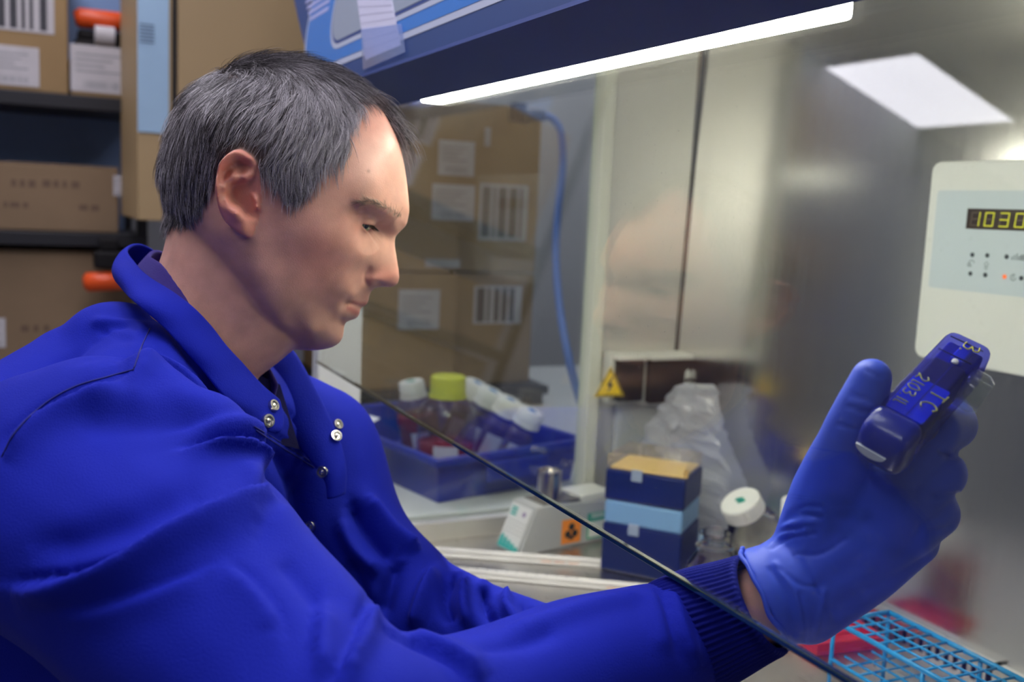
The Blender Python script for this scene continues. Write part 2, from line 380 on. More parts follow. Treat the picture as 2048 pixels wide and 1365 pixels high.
# control panel on the back wall
M_pcase = mat('off_white_plastic', (.66, .68, .67), .4)
M_pface = mat('pale_blue_membrane', (.50, .58, .64), .45)
M_disp = mat('dark_amber_display', (.035, .022, .018), .25)
M_led = emis('yellow_digit', (.75, .72, .05), .75)
M_ledoff = mat('unlit_digit', (.09, .06, .045), .3)
M_icon = mat('black_print', (.02, .03, .04), .5)
M_red = emis('red_indicator', (1, .22, .08), .9)
pan = thing('control_panel', 'white control panel with a yellow digit display on the steel back wall', 'panel', (-.75, YB-.005, 1.24))
PM = frame_mtx((0, YB-.0005, 0), np.array([1, 0, 0.]), np.array([0, 0, 1.]), np.array([0, -1, 0.]))
prism('case', rrect(-.879, 1.126, -.55, 1.361, .012), -.002, .0125, M_pcase, pan, PM, .003)
prism('face', rrect(-.866, 1.212, -.57, 1.327, .004), .0126, .0132, M_pface, pan, PM)
prism('display', [(-.8205, 1.2835), (-.68, 1.2835), (-.68, 1.3065), (-.8205, 1.3065)], .0133, .0139, M_disp, pan, PM)
SEG = {'0': 'abcdef', '1': 'bc', '3': 'abgcd', '8': 'abcdefg'}
def digit(ch, x, z, w, h):
    t = .0019; sl = .08
    S = {'a': (0, h-t, w, h), 'g': (0, h/2-t/2, w, h/2+t/2), 'd': (0, 0, w, t), 'f': (0, h/2, t, h), 'b': (w-t, h/2, w, h), 'e': (0, 0, t, h/2), 'c': (w-t, 0, w, h/2)}
    for lit in (True, False):
        bm = bmesh.new(); n = 0
        for k, (a, b, c, d) in S.items():
            if (k in SEG[ch]) == lit:
                add_box(bm, (x+a+.0003, z+b+.0003, .01395), (x+c-.0003, z+d-.0003, .0142 if lit else .01405)); n += 1
        for v in bm.verts: v.co.x += (v.co.y-z)*sl
        bm.transform(PM)
        if n: bm_obj('digit' if lit else 'digit_ghost', bm, M_led if lit else M_ledoff, pan)
        else: bm.free()
for k, ch in enumerate('1030'): digit(ch, -.8165+k*.0195+(.001 if ch == '1' else 0), 1.2865, .0125, .0165)
for (x, z) in ((-.808, 1.254), (-.788, 1.2545), (-.763, 1.2545), (-.808, 1.2325), (-.788, 1.2325), (-.763, 1.2325), (-.742, 1.2325)):
    hot = (x, z) == (-.763, 1.2325)
    lathe('indicator', [(.0001, .0132), (.0026, .0132), (.0026, .0138), (.0001, .014)], M_red if hot else M_icon, pan, PM @ Matrix.Translation((x, z, 0)), 16)
ic = mat('grey_print', (.22, .26, .30), .6)
def ring(bm, x, z, r, t=.0006, n=16, a0=0, a1=2*PI):
    for k in range(n):
        a, b = a0+(a1-a0)*k/n, a0+(a1-a0)*(k+1)/n
        q = [bm.verts.new((x+rr*math.cos(c), z+rr*math.sin(c), .0134)) for rr, c in ((r-t, a), (r+t, a), (r+t, b), (r-t, b))]; bm.faces.new(q)
bm = bmesh.new(); ring(bm, -.808, 1.2445, .0034, a1=5); ring(bm, -.811, 1.2425, .002); bm.transform(PM); bm_obj('fan_icon', bm, ic, pan)
bm = bmesh.new(); ring(bm, -.788, 1.2445, .003, n=4); ring(bm, -.788, 1.2405, .0022, n=4); bm.transform(PM); bm_obj('socket_icon', bm, ic, pan)
bm = bmesh.new(); [add_box(bm, (-.757+k*.003, 1.2515, .0132), (-.7555+k*.003, 1.2535+.0018*(k+1), .0136)) for k in range(3)]; bm.transform(PM); bm_obj('airflow_icon', bm, ic, pan)
text_obj('panel_text', 'dB', .009, M_icon, pan, PM @ Matrix.Translation((-.744, 1.2545, .0133)))
bm = bmesh.new(); ring(bm, -.752, 1.2325, .0034, a0=.9, a1=5.4+.9); add_box(bm, (-.7525, 1.231, .0132), (-.7515, 1.2365, .0136)); bm.transform(PM); bm_obj('power_icon', bm, ic, pan)
# ------------------------------------------------------------------ the man: head
def rbf_fit(pts, val, smooth=1e-6):
    pts = np.asarray(pts, float)/100; n = len(pts)
    d = np.linalg.norm(pts[:, None]-pts[None], axis=2); K = np.where(d > 0, d*d*np.log(d+1e-12), 0)+np.eye(n)*smooth
    Pm = np.hstack([np.ones((n, 1)), pts]); A = np.block([[K, Pm], [Pm.T, np.zeros((3, 3))]])
    w = np.linalg.solve(A, np.concatenate([val, np.zeros(3)]))
    def ev(q):
        q = np.asarray(q, float)/100; out = np.empty(len(q))
        for i in range(0, len(q), 20000):
            c = q[i:i+20000]; dd = np.linalg.norm(c[:, None]-pts[None], axis=2)
            out[i:i+20000] = np.where(dd > 0, dd*dd*np.log(dd+1e-12), 0)@w[:n]+w[n]+c@w[n+1:]
        return out
    return ev
HC = (567, 347); HD = .83
HO = P(*HC, HD)                                   # head centre, on the sagittal plane
e_t = nrm(CAMP-HO); HDIST = float(np.linalg.norm(CAMP-HO))
e_r = nrm(RW[:, 0]-e_t*(RW[:, 0]@e_t)); e_u = np.cross(e_t, e_r)
YAW = 0.0
def head_pt(px, py, x):
    """profile pixel coordinates + lateral offset (m, + towards his right ear) -> world"""
    px, py, x = np.broadcast_arrays(np.asarray(px, float), np.asarray(py, float), np.asarray(x, float))
    r = np.stack([(px-CX)/F, (CY-py)/F, -np.ones_like(px)], -1)@RW.T
    t = ((HO-CAMP)@e_t)/(r@e_t); q = CAMP+r*t[..., None]-HO
    s = 1-np.abs(x)/HDIST; a, b = (q@e_r)*s, (q@e_u)*s
    c, d = math.cos(YAW), math.sin(YAW)
    a2 = a*c-x*d; x2 = a*d+x*c
    return HO+a2[..., None]*e_r+b[..., None]*e_u+x2[..., None]*e_t
KPX = HD/F                                         # metres per profile pixel
SIL = np.array([(815.6, 380), (818, 405), (818.5, 425), (816.5, 437), (812, 452), (801, 463.5), (793, 472), (790.3, 480), (790, 492), (792.5, 509.5), (795.7, 529.5), (798, 547), (798.5, 558), (796, 567), (789, 573), (780, 575.2),
    (764.6, 574.5), (752, 576.5), (744, 582), (740, 590), (738, 597), (737, 603), (733.5, 609.5), (727, 614), (722.5, 616.5), (721, 619.5), (720, 625), (717, 633), (709.5, 639), (698, 642.5), (691, 647), (688.5, 656), (687.5, 666), (685, 677), (676, 689), (660, 697), (640, 701), (615, 702), (590, 700),
    (545, 690), (490, 640), (440, 570), (395, 505), (360, 460), (345, 430), (335, 390), (331, 350), (335, 310), (345, 270), (366, 222), (396, 180), (436, 148), (480, 130), (526, 121), (577, 121), (628, 129), (675, 147), (713, 170), (742, 196), (768, 225), (788, 262), (803, 305), (811, 345)], float)
CTRL = [(470, 260, 77), (420, 290, 75), (365, 320, 52), (400, 230, 63), (480, 190, 60), (560, 185, 58), (560, 260, 75), (640, 220, 58), (640, 300, 68), (700, 230, 42), (700, 300, 57), (740, 300, 47), (775, 300, 33), (785, 345, 33), (745, 360, 54), (800, 385, 23), (690, 370, 64), (640, 380, 70), (560, 350, 76), (470, 340, 75), (400, 380, 64), (360, 400, 40),
    (803, 428, 17), (790, 427, 29), (770, 420, 42), (748, 411, 51), (722, 402, 58), (800, 452, 11), (790, 455, 17),
    (784, 480, 7), (774, 480, 11), (766, 472, 15.5), (757, 462, 22), (748, 455, 30), (737, 447, 38), (722, 440, 46), (706, 433, 54), (690, 433, 60.5), (700, 455, 56), (775, 446, 27), (757, 436, 38), (737, 427, 48),
    (762, 488, 20), (750, 482, 30), (738, 492, 38), (715, 488, 50), (690, 488, 58), (660, 480, 64.5), (620, 470, 69), (580, 460, 71.5), (540, 450, 71), (500, 440, 71),
    (787, 510, 6.5), (780, 510, 10), (770, 511, 15), (757, 513, 22), (743, 516, 31), (725, 515, 42),
    (793, 549, 7.5), (785, 549, 11), (774, 546, 13.5), (762, 544, 16.5), (748, 545, 19), (735, 548, 20.5), (724, 548, 29), (712, 545, 37), (793, 563, 5), (780, 569, 8.5),
    (762, 565, 15), (747, 567, 17), (734, 564, 19),
    (734, 595, 7), (726, 588, 14), (717, 580, 25), (705, 590, 31), (700, 565, 39), (688, 592, 37), (694, 607, 26), (715, 609, 14.5), (727, 606, 8), (722, 598, 13), (712, 597, 21),
    (711, 626, 10), (703, 626, 16), (694, 632, 20), (683, 645, 14), (676, 640, 23), (664, 625, 32), (679, 622, 30),
    (679, 666, 12.5), (669, 665, 20), (655, 660, 28), (640, 650, 35), (655, 685, 17),
    (660, 530, 56), (645, 570, 52), (640, 610, 43), (610, 610, 51), (600, 550, 62), (560, 520, 67), (560, 580, 63), (590, 645, 45), (620, 660, 39), (560, 655, 45), (530, 620, 55), (500, 560, 64), (480, 510, 67), (460, 540, 57), (500, 605, 49), (540, 660, 36), (590, 680, 27), (430, 480, 63), (390, 440, 53)]
_pts = [tuple(p) for p in SIL]+[(a, b) for a, b, _ in CTRL]
_val = np.array([0.0]*len(SIL)+[c*c/100 for _, _, c in CTRL])
_rbf = rbf_fit(_pts, _val, 2e-4)
def smooth_closed(pts, n):
    q = np.vstack([pts[-1], pts, pts[0], pts[1]]); out = []
    for i in range(1, len(pts)+1):
        a, b, c, d = q[i-1], q[i], q[i+1], q[i+2]
        for k in range(n):
            t = k/n; out.append(.5*((2*b)+(c-a)*t+(2*a-5*b+4*c-d)*t*t+(3*b-a-3*c+d)*t**3))
    return np.array(out)
HCEN = np.array([567.0, 410.0])
_cur = smooth_closed(SIL, 10); _ang = np.arctan2(_cur[:, 1]-HCEN[1], _cur[:, 0]-HCEN[0]); _rad = np.hypot(_cur[:, 0]-HCEN[0], _cur[:, 1]-HCEN[1])
_o = np.argsort(_ang); _ang, _rad = _ang[_o], _rad[_o]
def Rsil(a): return np.interp(a, np.r_[_ang-2*PI, _ang, _ang+2*PI], np.r_[_rad, _rad, _rad])
def latx(px, py):
    """lateral half width in metres of the head at profile pixel px,py"""
    q = np.stack([np.ravel(px), np.ravel(py)], 1); v = np.maximum(_rbf(q)*100, 0)
    a = np.arctan2(q[:, 1]-HCEN[1], q[:, 0]-HCEN[0]); e = (Rsil(a)-np.hypot(q[:, 0]-HCEN[0], q[:, 1]-HCEN[1]))*KPX*1000
    lo = np.clip(e, 0, 3)*4.0          # never thinner than a rounded edge
    x = np.sqrt(np.maximum(v, lo)); x = np.where(e <= 0, 0, x)
    return (x/1000).reshape(np.shape(px))
def gau(px, py, cx, cy, sx, sy, rot=0.0):
    c, s = math.cos(rot), math.sin(rot); dx, dy = px-cx, py-cy
    return np.exp(-((dx*c+dy*s)/sx)**2-((-dx*s+dy*c)/sy)**2)
def seg_d(px, py, pl):
    """distance in pixels to a polyline"""
    d = np.full(np.shape(px), 1e9)
    for (x0, y0), (x1, y1) in zip(pl[:-1], pl[1:]):
        vx, vy = x1-x0, y1-y0; t = np.clip(((px-x0)*vx+(py-y0)*vy)/(vx*vx+vy*vy), 0, 1)
        d = np.minimum(d, np.hypot(px-x0-t*vx, py-y0-t*vy))
    return d
NT, NS = 540, 130
aa = np.linspace(-PI, PI, NT, endpoint=False)
# denser rays over the face
ss = np.sin(np.linspace(0, 1, NS)**.9*PI/2); ss[-1] = 1
A_, S_ = np.meshgrid(aa, ss, indexing='ij')
HPX = HCEN[0]+Rsil(A_)*S_*np.cos(A_); HPY = HCEN[1]+Rsil(A_)*S_*np.sin(A_)
HX = latx(HPX, HPY); HX[:, -1] = 0
def face_detail(px, py, x):
    d = np.zeros_like(x)
    d -= .0034*np.exp(-(seg_d(px, py, [(738, 538), (729, 550), (729, 562), (735, 570)])/3.5)**2)      # alar crease
    d += .0020*gau(px, py, 745, 557, 11, 9)                                                           # nostril wing
    d -= .0075*gau(px, py, 759, 568, 9, 3.4, .32)                                                    # nostril
    d -= .0034*np.exp(-(seg_d(px, py, [(692, 607), (703, 608), (715, 612.5), (724, 617)])/2.6)**2)    # mouth line
    d -= .0016*gau(px, py, 690, 609, 6, 7)                                                            # mouth corner
    d += .0012*np.exp(-(seg_d(px, py, [(698, 617), (708, 624), (716, 627)])/6)**2)                    # lower lip
    d -= .0012*np.exp(-(seg_d(px, py, [(722, 566), (708, 582), (697, 596), (688, 612)])/6)**2)        # nasolabial fold
    d -= .0012*gau(px, py, 684, 622, 9, 12)
    d += .0024*np.exp(-(seg_d(px, py, [(722, 407), (745, 411), (765, 421), (785, 432)])/9)**2)        # brow ridge
    d -= .0020*np.exp(-(seg_d(px, py, [(712, 431), (730, 427), (750, 433), (762, 443)])/4.5)**2)      # lid fold
    d -= .0010*np.exp(-(seg_d(px, py, [(722, 470), (735, 483), (752, 489)])/5)**2)                    # under the eye
    d -= .0012*gau(px, py, 675, 440, 30, 40)                                                          # temple hollow
    d += .0010*np.exp(-(seg_d(px, py, [(505, 575), (545, 632), (593, 674)])/16)**2)                   # jaw edge
    return d
HX = np.where(HX > 0, np.maximum(HX+face_detail(HPX, HPY, HX)*np.clip(HX/.008, 0, 1), .0004), 0)
def head_vf():
    v, f = [], []
    R_ = head_pt(HPX, HPY, HX); Lf = head_pt(HPX, HPY, -HX)
    nv = NT*NS; v = np.vstack([R_.reshape(-1, 3), Lf.reshape(-1, 3)])
    def idx(i, j, side): return (i % NT)*NS+j+(0 if side == 0 or j == NS-1 else nv)
    for i in range(NT):
        for j in range(NS-1):
            if j == 0:
                f.append((0, idx(i, 1, 0), idx(i+1, 1, 0))); f.append((nv, idx(i+1, 1, 1), idx(i, 1, 1)))
            else:
                f.append((idx(i, j, 0), idx(i, j+1, 0), idx(i+1, j+1, 0), idx(i+1, j, 0))); f.append((idx(i, j, 1), idx(i+1, j, 1), idx(i+1, j+1, 1), idx(i, j+1, 1)))
    return v, f
# ear: a relief over its outline
def ec(x, y): return (300+x/5.25, 240+y/5.25)
EAR_OUT = np.array([ec(*p) for p in [(1150, 510), (1110, 430), (1050, 360), (960, 312), (880, 318), (790, 380), (725, 460), (700, 560), (685, 700), (695, 820), (725, 950), (780, 1060), (860, 1140), (950, 1205), (1030, 1245), (1075, 1225), (1105, 1150), (1140, 1050), (1165, 950), (1170, 850), (1160, 700), (1155, 600)]])
EAR_C = [(1150, 510, 72), (1050, 360, 78), (960, 312, 81), (1030, 1245, 75), (1105, 1150, 72), (1165, 950, 70.5), (1170, 850, 70.5), (1160, 650, 70.5),
    (1095, 480, 78), (1040, 405, 82), (950, 358, 85.5), (830, 415, 88.5), (752, 505, 90), (727, 610, 91), (722, 750, 91), (740, 860, 89), (790, 1000, 86), (880, 1090, 83.5),
    (1035, 475, 77.0), (940, 432, 78.5), (855, 485, 80), (790, 545, 81.5), (768, 630, 85), (755, 750, 88), (775, 860, 87),
    (870, 560, 84.5), (815, 640, 87.5), (785, 730, 89), (800, 850, 88), (860, 925, 86.5), (935, 955, 84.5), (1010, 1030, 80),
    (1000, 520, 77.5), (960, 575, 79.5), (900, 625, 84), (1000, 622, 81.5), (1070, 600, 77.5),
    (860, 710, 75), (950, 700, 69), (1050, 680, 68), (845, 800, 76), (940, 765, 69), (1000, 790, 72.5), (1050, 770, 74), (900, 860, 74), (1000, 860, 65), (1050, 900, 62), (985, 925, 70), (1060, 975, 63),
    (1105, 850, 77), (1115, 920, 78), (1095, 1010, 71), (1145, 900, 73.5), (950, 1080, 83), (1000, 1150, 81), (1060, 1110, 76)]
_er = rbf_fit([ec(a, b) for a, b, _ in EAR_C], np.array([float(c) for *_, c in EAR_C]), 1.5e-3)
def ear_vf(sign=1):
    oc = smooth_closed(EAR_OUT, 8); cen = np.array(ec(920, 780)); n = len(oc); m = 44
    v, f = [], []
    tt = np.linspace(0, 1, m)
    PX = cen[0]+(oc[:, None, 0]-cen[0])*tt; PY = cen[1]+(oc[:, None, 1]-cen[1])*tt
    X = _er(np.stack([PX.ravel(), PY.ravel()], 1)).reshape(PX.shape)
    pl_ = 71+(519-PX)*.19; X = (pl_+(X-pl_)*1.45)/1000
    edge = np.clip((1-tt)/.10, 0, 1); X = X-.0022*(1-np.sqrt(1-(1-edge)**2))[None]
    xin = np.where(PX > ec(900, 0)[0]+0*PX, .058, np.minimum(X-.0042, .080))
    w = np.clip((PX-ec(820, 0)[0])/25, 0, 1); xin = (X-.0042)*(1-w)+.058*w
    xin = np.where(tt[None] > .93, np.minimum(X-.0012, np.maximum(xin, X-.0042*(1-(tt[None]-.93)/.09))) if False else np.minimum(xin, X-.0012), xin)
    A = head_pt(PX, PY, sign*X); B = head_pt(PX, PY, sign*xin)
    nv = n*m; v = np.vstack([A.reshape(-1, 3), B.reshape(-1, 3)])
    for i in range(n):
        i2 = (i+1) % n
        for j in range(m-1):
            q = (i*m+j, i*m+j+1, i2*m+j+1, i2*m+j)
            if j == 0: q = (0, i*m+1, i2*m+1); 
            f.append(q); f.append(tuple(nv+k for k in q[::-1]))
        f.append((i*m+m-1, nv+i*m+m-1, nv+i2*m+m-1, i2*m+m-1))
    # weld the centre fan
    f = [tuple((0 if k < nv and k % m == 0 else nv if k >= nv and (k-nv) % m == 0 else k) for k in q) for q in f]
    f = [q for q in f if len(set(q)) == len(q)]
    if sign < 0: f = [q[::-1] for q in f]
    return v, f
def ring_loft(rings):
    n = len(rings[0]); v = np.vstack(rings); f = [(i*n+k, i*n+(k+1) % n, (i+1)*n+(k+1) % n, (i+1)*n+k) for i in range(len(rings)-1) for k in range(n)]
    f += [tuple(range(n-1, -1, -1)), tuple((len(rings)-1)*n+k for k in range(n))]; return v, f
def ellring(c, ax, ay, n=48):
    a = np.linspace(0, 2*PI, n, endpoint=False); return np.asarray(c)+np.cos(a)[:, None]*ax+np.sin(a)[:, None]*ay
def neck_vf():
    rings = []
    for (bx, by), (fx_, fy_), hw in [((372, 330), (600, 560), .050), ((352, 400), (610, 640), .055), ((338, 452), (598, 690), .058), ((327, 500), (560, 722), .058), ((312, 545), (520, 752), .059), ((290, 600), (495, 800), .064), ((280, 650), (455, 835), .062)]:
        a, b = head_pt(bx, by, 0.0), head_pt(fx_, fy_, 0.0); rings.append(ellring((a+b)/2, (b-a)/2, e_t*hw))
    return ring_loft(rings)
def cap_chain(pts, rad, n=20):
    """a tube with rounded ends through points with radii"""
    pts = [np.asarray(p, float) for p in pts]; m = 8*(len(pts)-1)+1
    pp = catmull(pts, 8); rr = np.interp(np.linspace(0, len(pts)-1, m), range(len(pts)), rad)
    t0, t1 = nrm(pp[0]-pp[1]), nrm(pp[-1]-pp[-2]); A, ra, B, rb = [], [], [], []
    for k in range(5, 0, -1):
        a = PI/2*k/5.5; A.append(pp[0]+t0*rr[0]*math.sin(a)); ra.append(rr[0]*math.cos(a))
    for k in range(1, 6):
        a = PI/2*k/5.5; B.append(pp[-1]+t1*rr[-1]*math.sin(a)); rb.append(rr[-1]*math.cos(a))
    return tube_vf(np.vstack([A, pp, B]), np.r_[ra, rr, rb], n)
def ellipsoid_vf(c, ax, n=24):
    bm = bmesh.new(); bmesh.ops.create_uvsphere(bm, u_segments=n, v_segments=n//2, radius=1)
    v = np.array([x.co[:] for x in bm.verts])@np.asarray(ax)+np.asarray(c); f = [tuple(q.index for q in p.verts) for p in bm.faces]; bm.free(); return v, f
def remesh(parts, voxel, smooth=4, lam=.5):
    v, f = join_vf(parts); me = D.meshes.new('tmp'); me.from_pydata([tuple(x) for x in v], [], f); me.update()
    bm = bmesh.new(); bm.from_mesh(me); 
    bm.to_mesh(me); bm.free()
    o = D.objects.new('tmp', me); COL.objects.link(o); md = o.modifiers.new('r', 'REMESH'); md.mode = 'VOXEL'; md.voxel_size = voxel; md.adaptivity = 0
    dg = bpy.context.evaluated_depsgraph_get(); dg.update(); m2 = D.meshes.new_from_object(o.evaluated_get(dg)); D.objects.remove(o); D.meshes.remove(me)
    n = len(m2.vertices); V = np.empty(n*3); m2.vertices.foreach_get('co', V); V = V.reshape(-1, 3)
    E_ = np.empty(len(m2.edges)*2, dtype=np.int64); m2.edges.foreach_get('vertices', E_); E_ = E_.reshape(-1, 2)
    V = relax(V, E_, smooth, lam)
    return m2, V, E_
def relax(V, E_, it, lam=.5, mask=None):
    n = len(V); deg = np.bincount(E_.ravel(), minlength=n)[:, None].astype(float)
    for _ in range(it):
        s = np.stack([np.bincount(E_[:, 0], V[E_[:, 1], k], n)+np.bincount(E_[:, 1], V[E_[:, 0], k], n) for k in range(3)], 1)
        dlt = lam*(s/np.maximum(deg, 1)-V); V = V+(dlt if mask is None else dlt*mask[:, None])
    return V
def vnormals(me, V):
    me.vertices.foreach_set('co', V.ravel()); me.update(); N_ = np.empty(len(V)*3); me.vertices.foreach_get('normal', N_); return N_.reshape(-1, 3)
def smoothstep(x, a, b): t = np.clip((x-a)/(b-a), 0, 1); return t*t*(3-2*t)
# eyes
EYE_PX, EYE_X = (718, 439), .0305
GAZE = (.66, -.42, .72)                            # towards the hand: forward, down, to his right
e_f = e_r                                          # he faces along the image's right
def eye_centre(side): return head_pt(*EYE_PX, side*EYE_X)
f_h = nrm(e_r*.90-e_u*.436); u_h = nrm(e_u*.90+e_r*.436)    # face axes, head bowed
def LIDHI(t, w): return -12+12*w**.9-4*np.clip(-t, 0, 1)
def eyelid_opening(V, Nn, side):
    c = eye_centre(side); d = V-c; L = np.linalg.norm(d, axis=1); dd = d/np.maximum(L, 1e-9)[:, None]
    lat = dd@(e_t*side); fw = dd@f_h; up = dd@u_h
    az = np.degrees(np.arctan2(lat, fw)); el = np.degrees(np.arctan2(up, np.hypot(lat, fw)))
    t = (az-12)/62.0; w = np.clip(1-t*t, 0, 1)
    hi = LIDHI(t, w); lo = -17-15*w**.9
    inside = (np.abs(t) < 1) & (el < hi) & (el > lo) & (L < .030) & (fw > 0)
    m = np.minimum(smoothstep(hi-el, -.5, 2.5), smoothstep(el-lo, -.5, 2.5))*(np.abs(t) < 1)*(L < .030)*(fw > 0)
    lidzone = (1-smoothstep(np.abs(az-12), 50, 80))*(L < .030)*(fw > 0)
    fall = lidzone*(1-smoothstep(np.maximum(el-hi, lo-el), 6, 30))
    newL = L+(np.clip(.0134, L-.005, L+.02)-L)*fall*.96
    newL = newL*(1-m)+.0098*m
    return c+dd*newL[:, None], m, fall*smoothstep(np.maximum(el-hi, lo-el), 3, 9)
def head_pxy(V):
    """world points -> profile pixel coordinates and lateral offset"""
    q = np.asarray(V)-HO; x2, a2, b = q@e_t, q@e_r, q@e_u
    c, d = math.cos(YAW), math.sin(YAW); x = x2*c-a2*d; a = x2*d+a2*c
    s = 1-np.abs(x)/HDIST; w = HO+(a/s)[:, None]*e_r+(b/s)[:, None]*e_u; p = proj(w); return p[:, 0], p[:, 1], x
man = thing('person', 'man with short greying hair in a royal blue lab coat, looking down in profile', 'person', (-.80, .05, 0))
# joints (world)
PEL, SPN, CHS = P(130, 1950, .84), P(220, 1450, .86), P(330, 1010, .87)
NB = P(395, 700, .84)
RSH, REL, RWR = P(180, 980, .665), P(700, 1510, .515), P(1540, 1203, .624)
LSH, LEL, LWR = P(640, 900, .99), P(805, 1262, .94), P(1130, 1302, .855)
# ---- skin: head and neck finely meshed, the rest of the body under the clothes coarser, one mesh
hm, HV, HE = remesh([head_vf(), ear_vf(1), ear_vf(-1), neck_vf()], .0012, 2)
px_, py_, x_ = head_pxy(HV)
jaw = np.exp(-(seg_d(px_, py_, [(395, 470), (440, 540), (480, 600), (530, 655), (580, 695)])/22)**2)*smoothstep(np.abs(x_), .02, .04)
HV = relax(HV, HE, 14, .5, jaw)
opn = np.zeros(len(HV))
for s in (1, -1):
    HV, mk, sk = eyelid_opening(HV, None, s); opn = np.maximum(opn, mk); HV = relax(HV, HE, 14, .5, sk)
HV = relax(HV, HE, 1, .35)
HF = [tuple(p.vertices) for p in hm.polygons]
arm_r = cap_chain([RSH, (RSH+REL)/2, REL], [.048, .044, .038])
arm_l = cap_chain([LSH, (LSH+LEL)/2, LEL], [.036, .034, .032])
trunk = [cap_chain([PEL, SPN, CHS, NB], [.10, .09, .075, .04]), cap_chain([RSH*.9+CHS*.1, NB*.6+CHS*.4, LSH*.9+CHS*.1], [.036, .04, .036])]
legs = []
for sx in (-.11, .11):
    hip, kn, an = PEL+[sx, .02, -.03], PEL+[sx*1.3, .34, -.10], PEL+[sx*1.3, .30, -.56]
    legs.append((hip, kn, an))
trunk += [cap_chain(l, [.070, .050, .036]) for l in legs]
bmm, BV, BE = remesh(trunk+[arm_r, cap_chain([REL, P(1060, 1375, .598), P(1400, 1266, .652), RWR, P(1585, 1176, .626)], [.038, .034, .0275, .0250, .023]), arm_l, cap_chain([LEL, (LEL+LWR)/2-RW[:, 1]*.004, LWR, LWR+nrm(LWR-LEL)*.06], [.032, .027, .023, .028])], .007, 3)
BF = [tuple(p.vertices) for p in bmm.polygons]
SV, SF = join_vf([(HV, HF), (BV, BF)])
# skin colour regions, stored as a colour attribute (lips, cheeks, scalp under the hair)
def inpoly(px, py, poly):
    r = np.zeros(np.shape(px), bool); n = len(poly)
    for i in range(n):
        (x0, y0), (x1, y1) = poly[i], poly[(i+1) % n]
        c = ((y0 > py) != (y1 > py)) & (px < (x1-x0)*(py-y0)/((y1-y0) if y1 != y0 else 1e-9)+x0); r ^= c
    return r
def cc(x, y): return (280+x/1.95, 60+y/1.95)
HAIRPOLY = [cc(*p) for p in [(835, 255), (845, 300), (822, 350), (806, 400), (825, 455), (800, 500), (745, 525), (690, 585), (655, 650), (610, 690), (575, 680), (548, 640), (535, 600), (500, 580), (470, 560), (440, 490), (390, 460), (330, 500), (300, 560), (285, 620), (262, 655), (235, 705), (170, 745), (110, 770), (95, 790), (0, 800), (-100, 300), (300, -50), (700, 0), (860, 150)]]
def hairmask(px, py, x):
    m = inpoly(px, py, HAIRPOLY)
    top = (x < .006) & (x > -.032) & (py < 262+0*px) & (px > 600) & (px < 792)    # the middle forelock reaches further forward than the temples
    return m | top
px_, py_, x_ = head_pxy(HV); ax_ = np.abs(x_)
hmk = hairmask(px_, py_, x_).astype(float)
earm = inpoly(px_, py_, [tuple(p) for p in EAR_OUT])*(ax_ > .056)
hmk = hmk*(1-earm)
lip = np.maximum(np.exp(-(seg_d(px_, py_, [(700, 618), (710, 625), (718, 628)])/7)**2), np.exp(-(seg_d(px_, py_, [(705, 606), (718, 608), (732, 609)])/4.5)**2))*(ax_ < .024)
pink = .55*gau(px_, py_, 640, 520, 60, 70)+.8*gau(px_, py_, 770, 555, 35, 22)+.95*earm+.3*gau(px_, py_, 715, 455, 30, 25)+.5*gau(px_, py_, 790, 250, 60, 60)
beard = np.clip(gau(px_, py_, 640, 640, 80, 60)+.7*gau(px_, py_, 560, 600, 60, 60), 0, 1)*(1-lip)
colr = np.zeros((len(SV), 4)); colr[:, 3] = 1
base = np.array([.60, .318, .248]); cp = np.array([.62, .22, .17]); cl = np.array([.50, .17, .15]); ch_ = np.array([.060, .048, .045]); cb = np.array([.40, .24, .18])
c = np.tile(base, (len(HV), 1))
for w, t, k in ((beard, cb, .35), (np.clip(pink, 0, 1), cp, .75), (lip, cl, .9)): c = c+(t-c)*(w*k)[:, None]
c = c*(1-.55*np.exp(-(np.hypot(px_-737, py_-343)/3.2)**2)[:, None])
hm.vertices.foreach_set('co', HV.ravel())
hs = hmk.copy()[:, None]; hs = relax(np.repeat(hs, 3, 1), HE, 5)[:, 0]
c = c+(ch_-c)*(hs*.92)[:, None]
colr[:len(HV), :3] = c; colr[len(HV):, :3] = base
body = mesh_obj('body', SV, SF, None, man, smooth=True)
at = body.data.color_attributes.new('tone', 'FLOAT_COLOR', 'POINT'); at.data.foreach_set('color', colr.ravel().astype(np.float32))
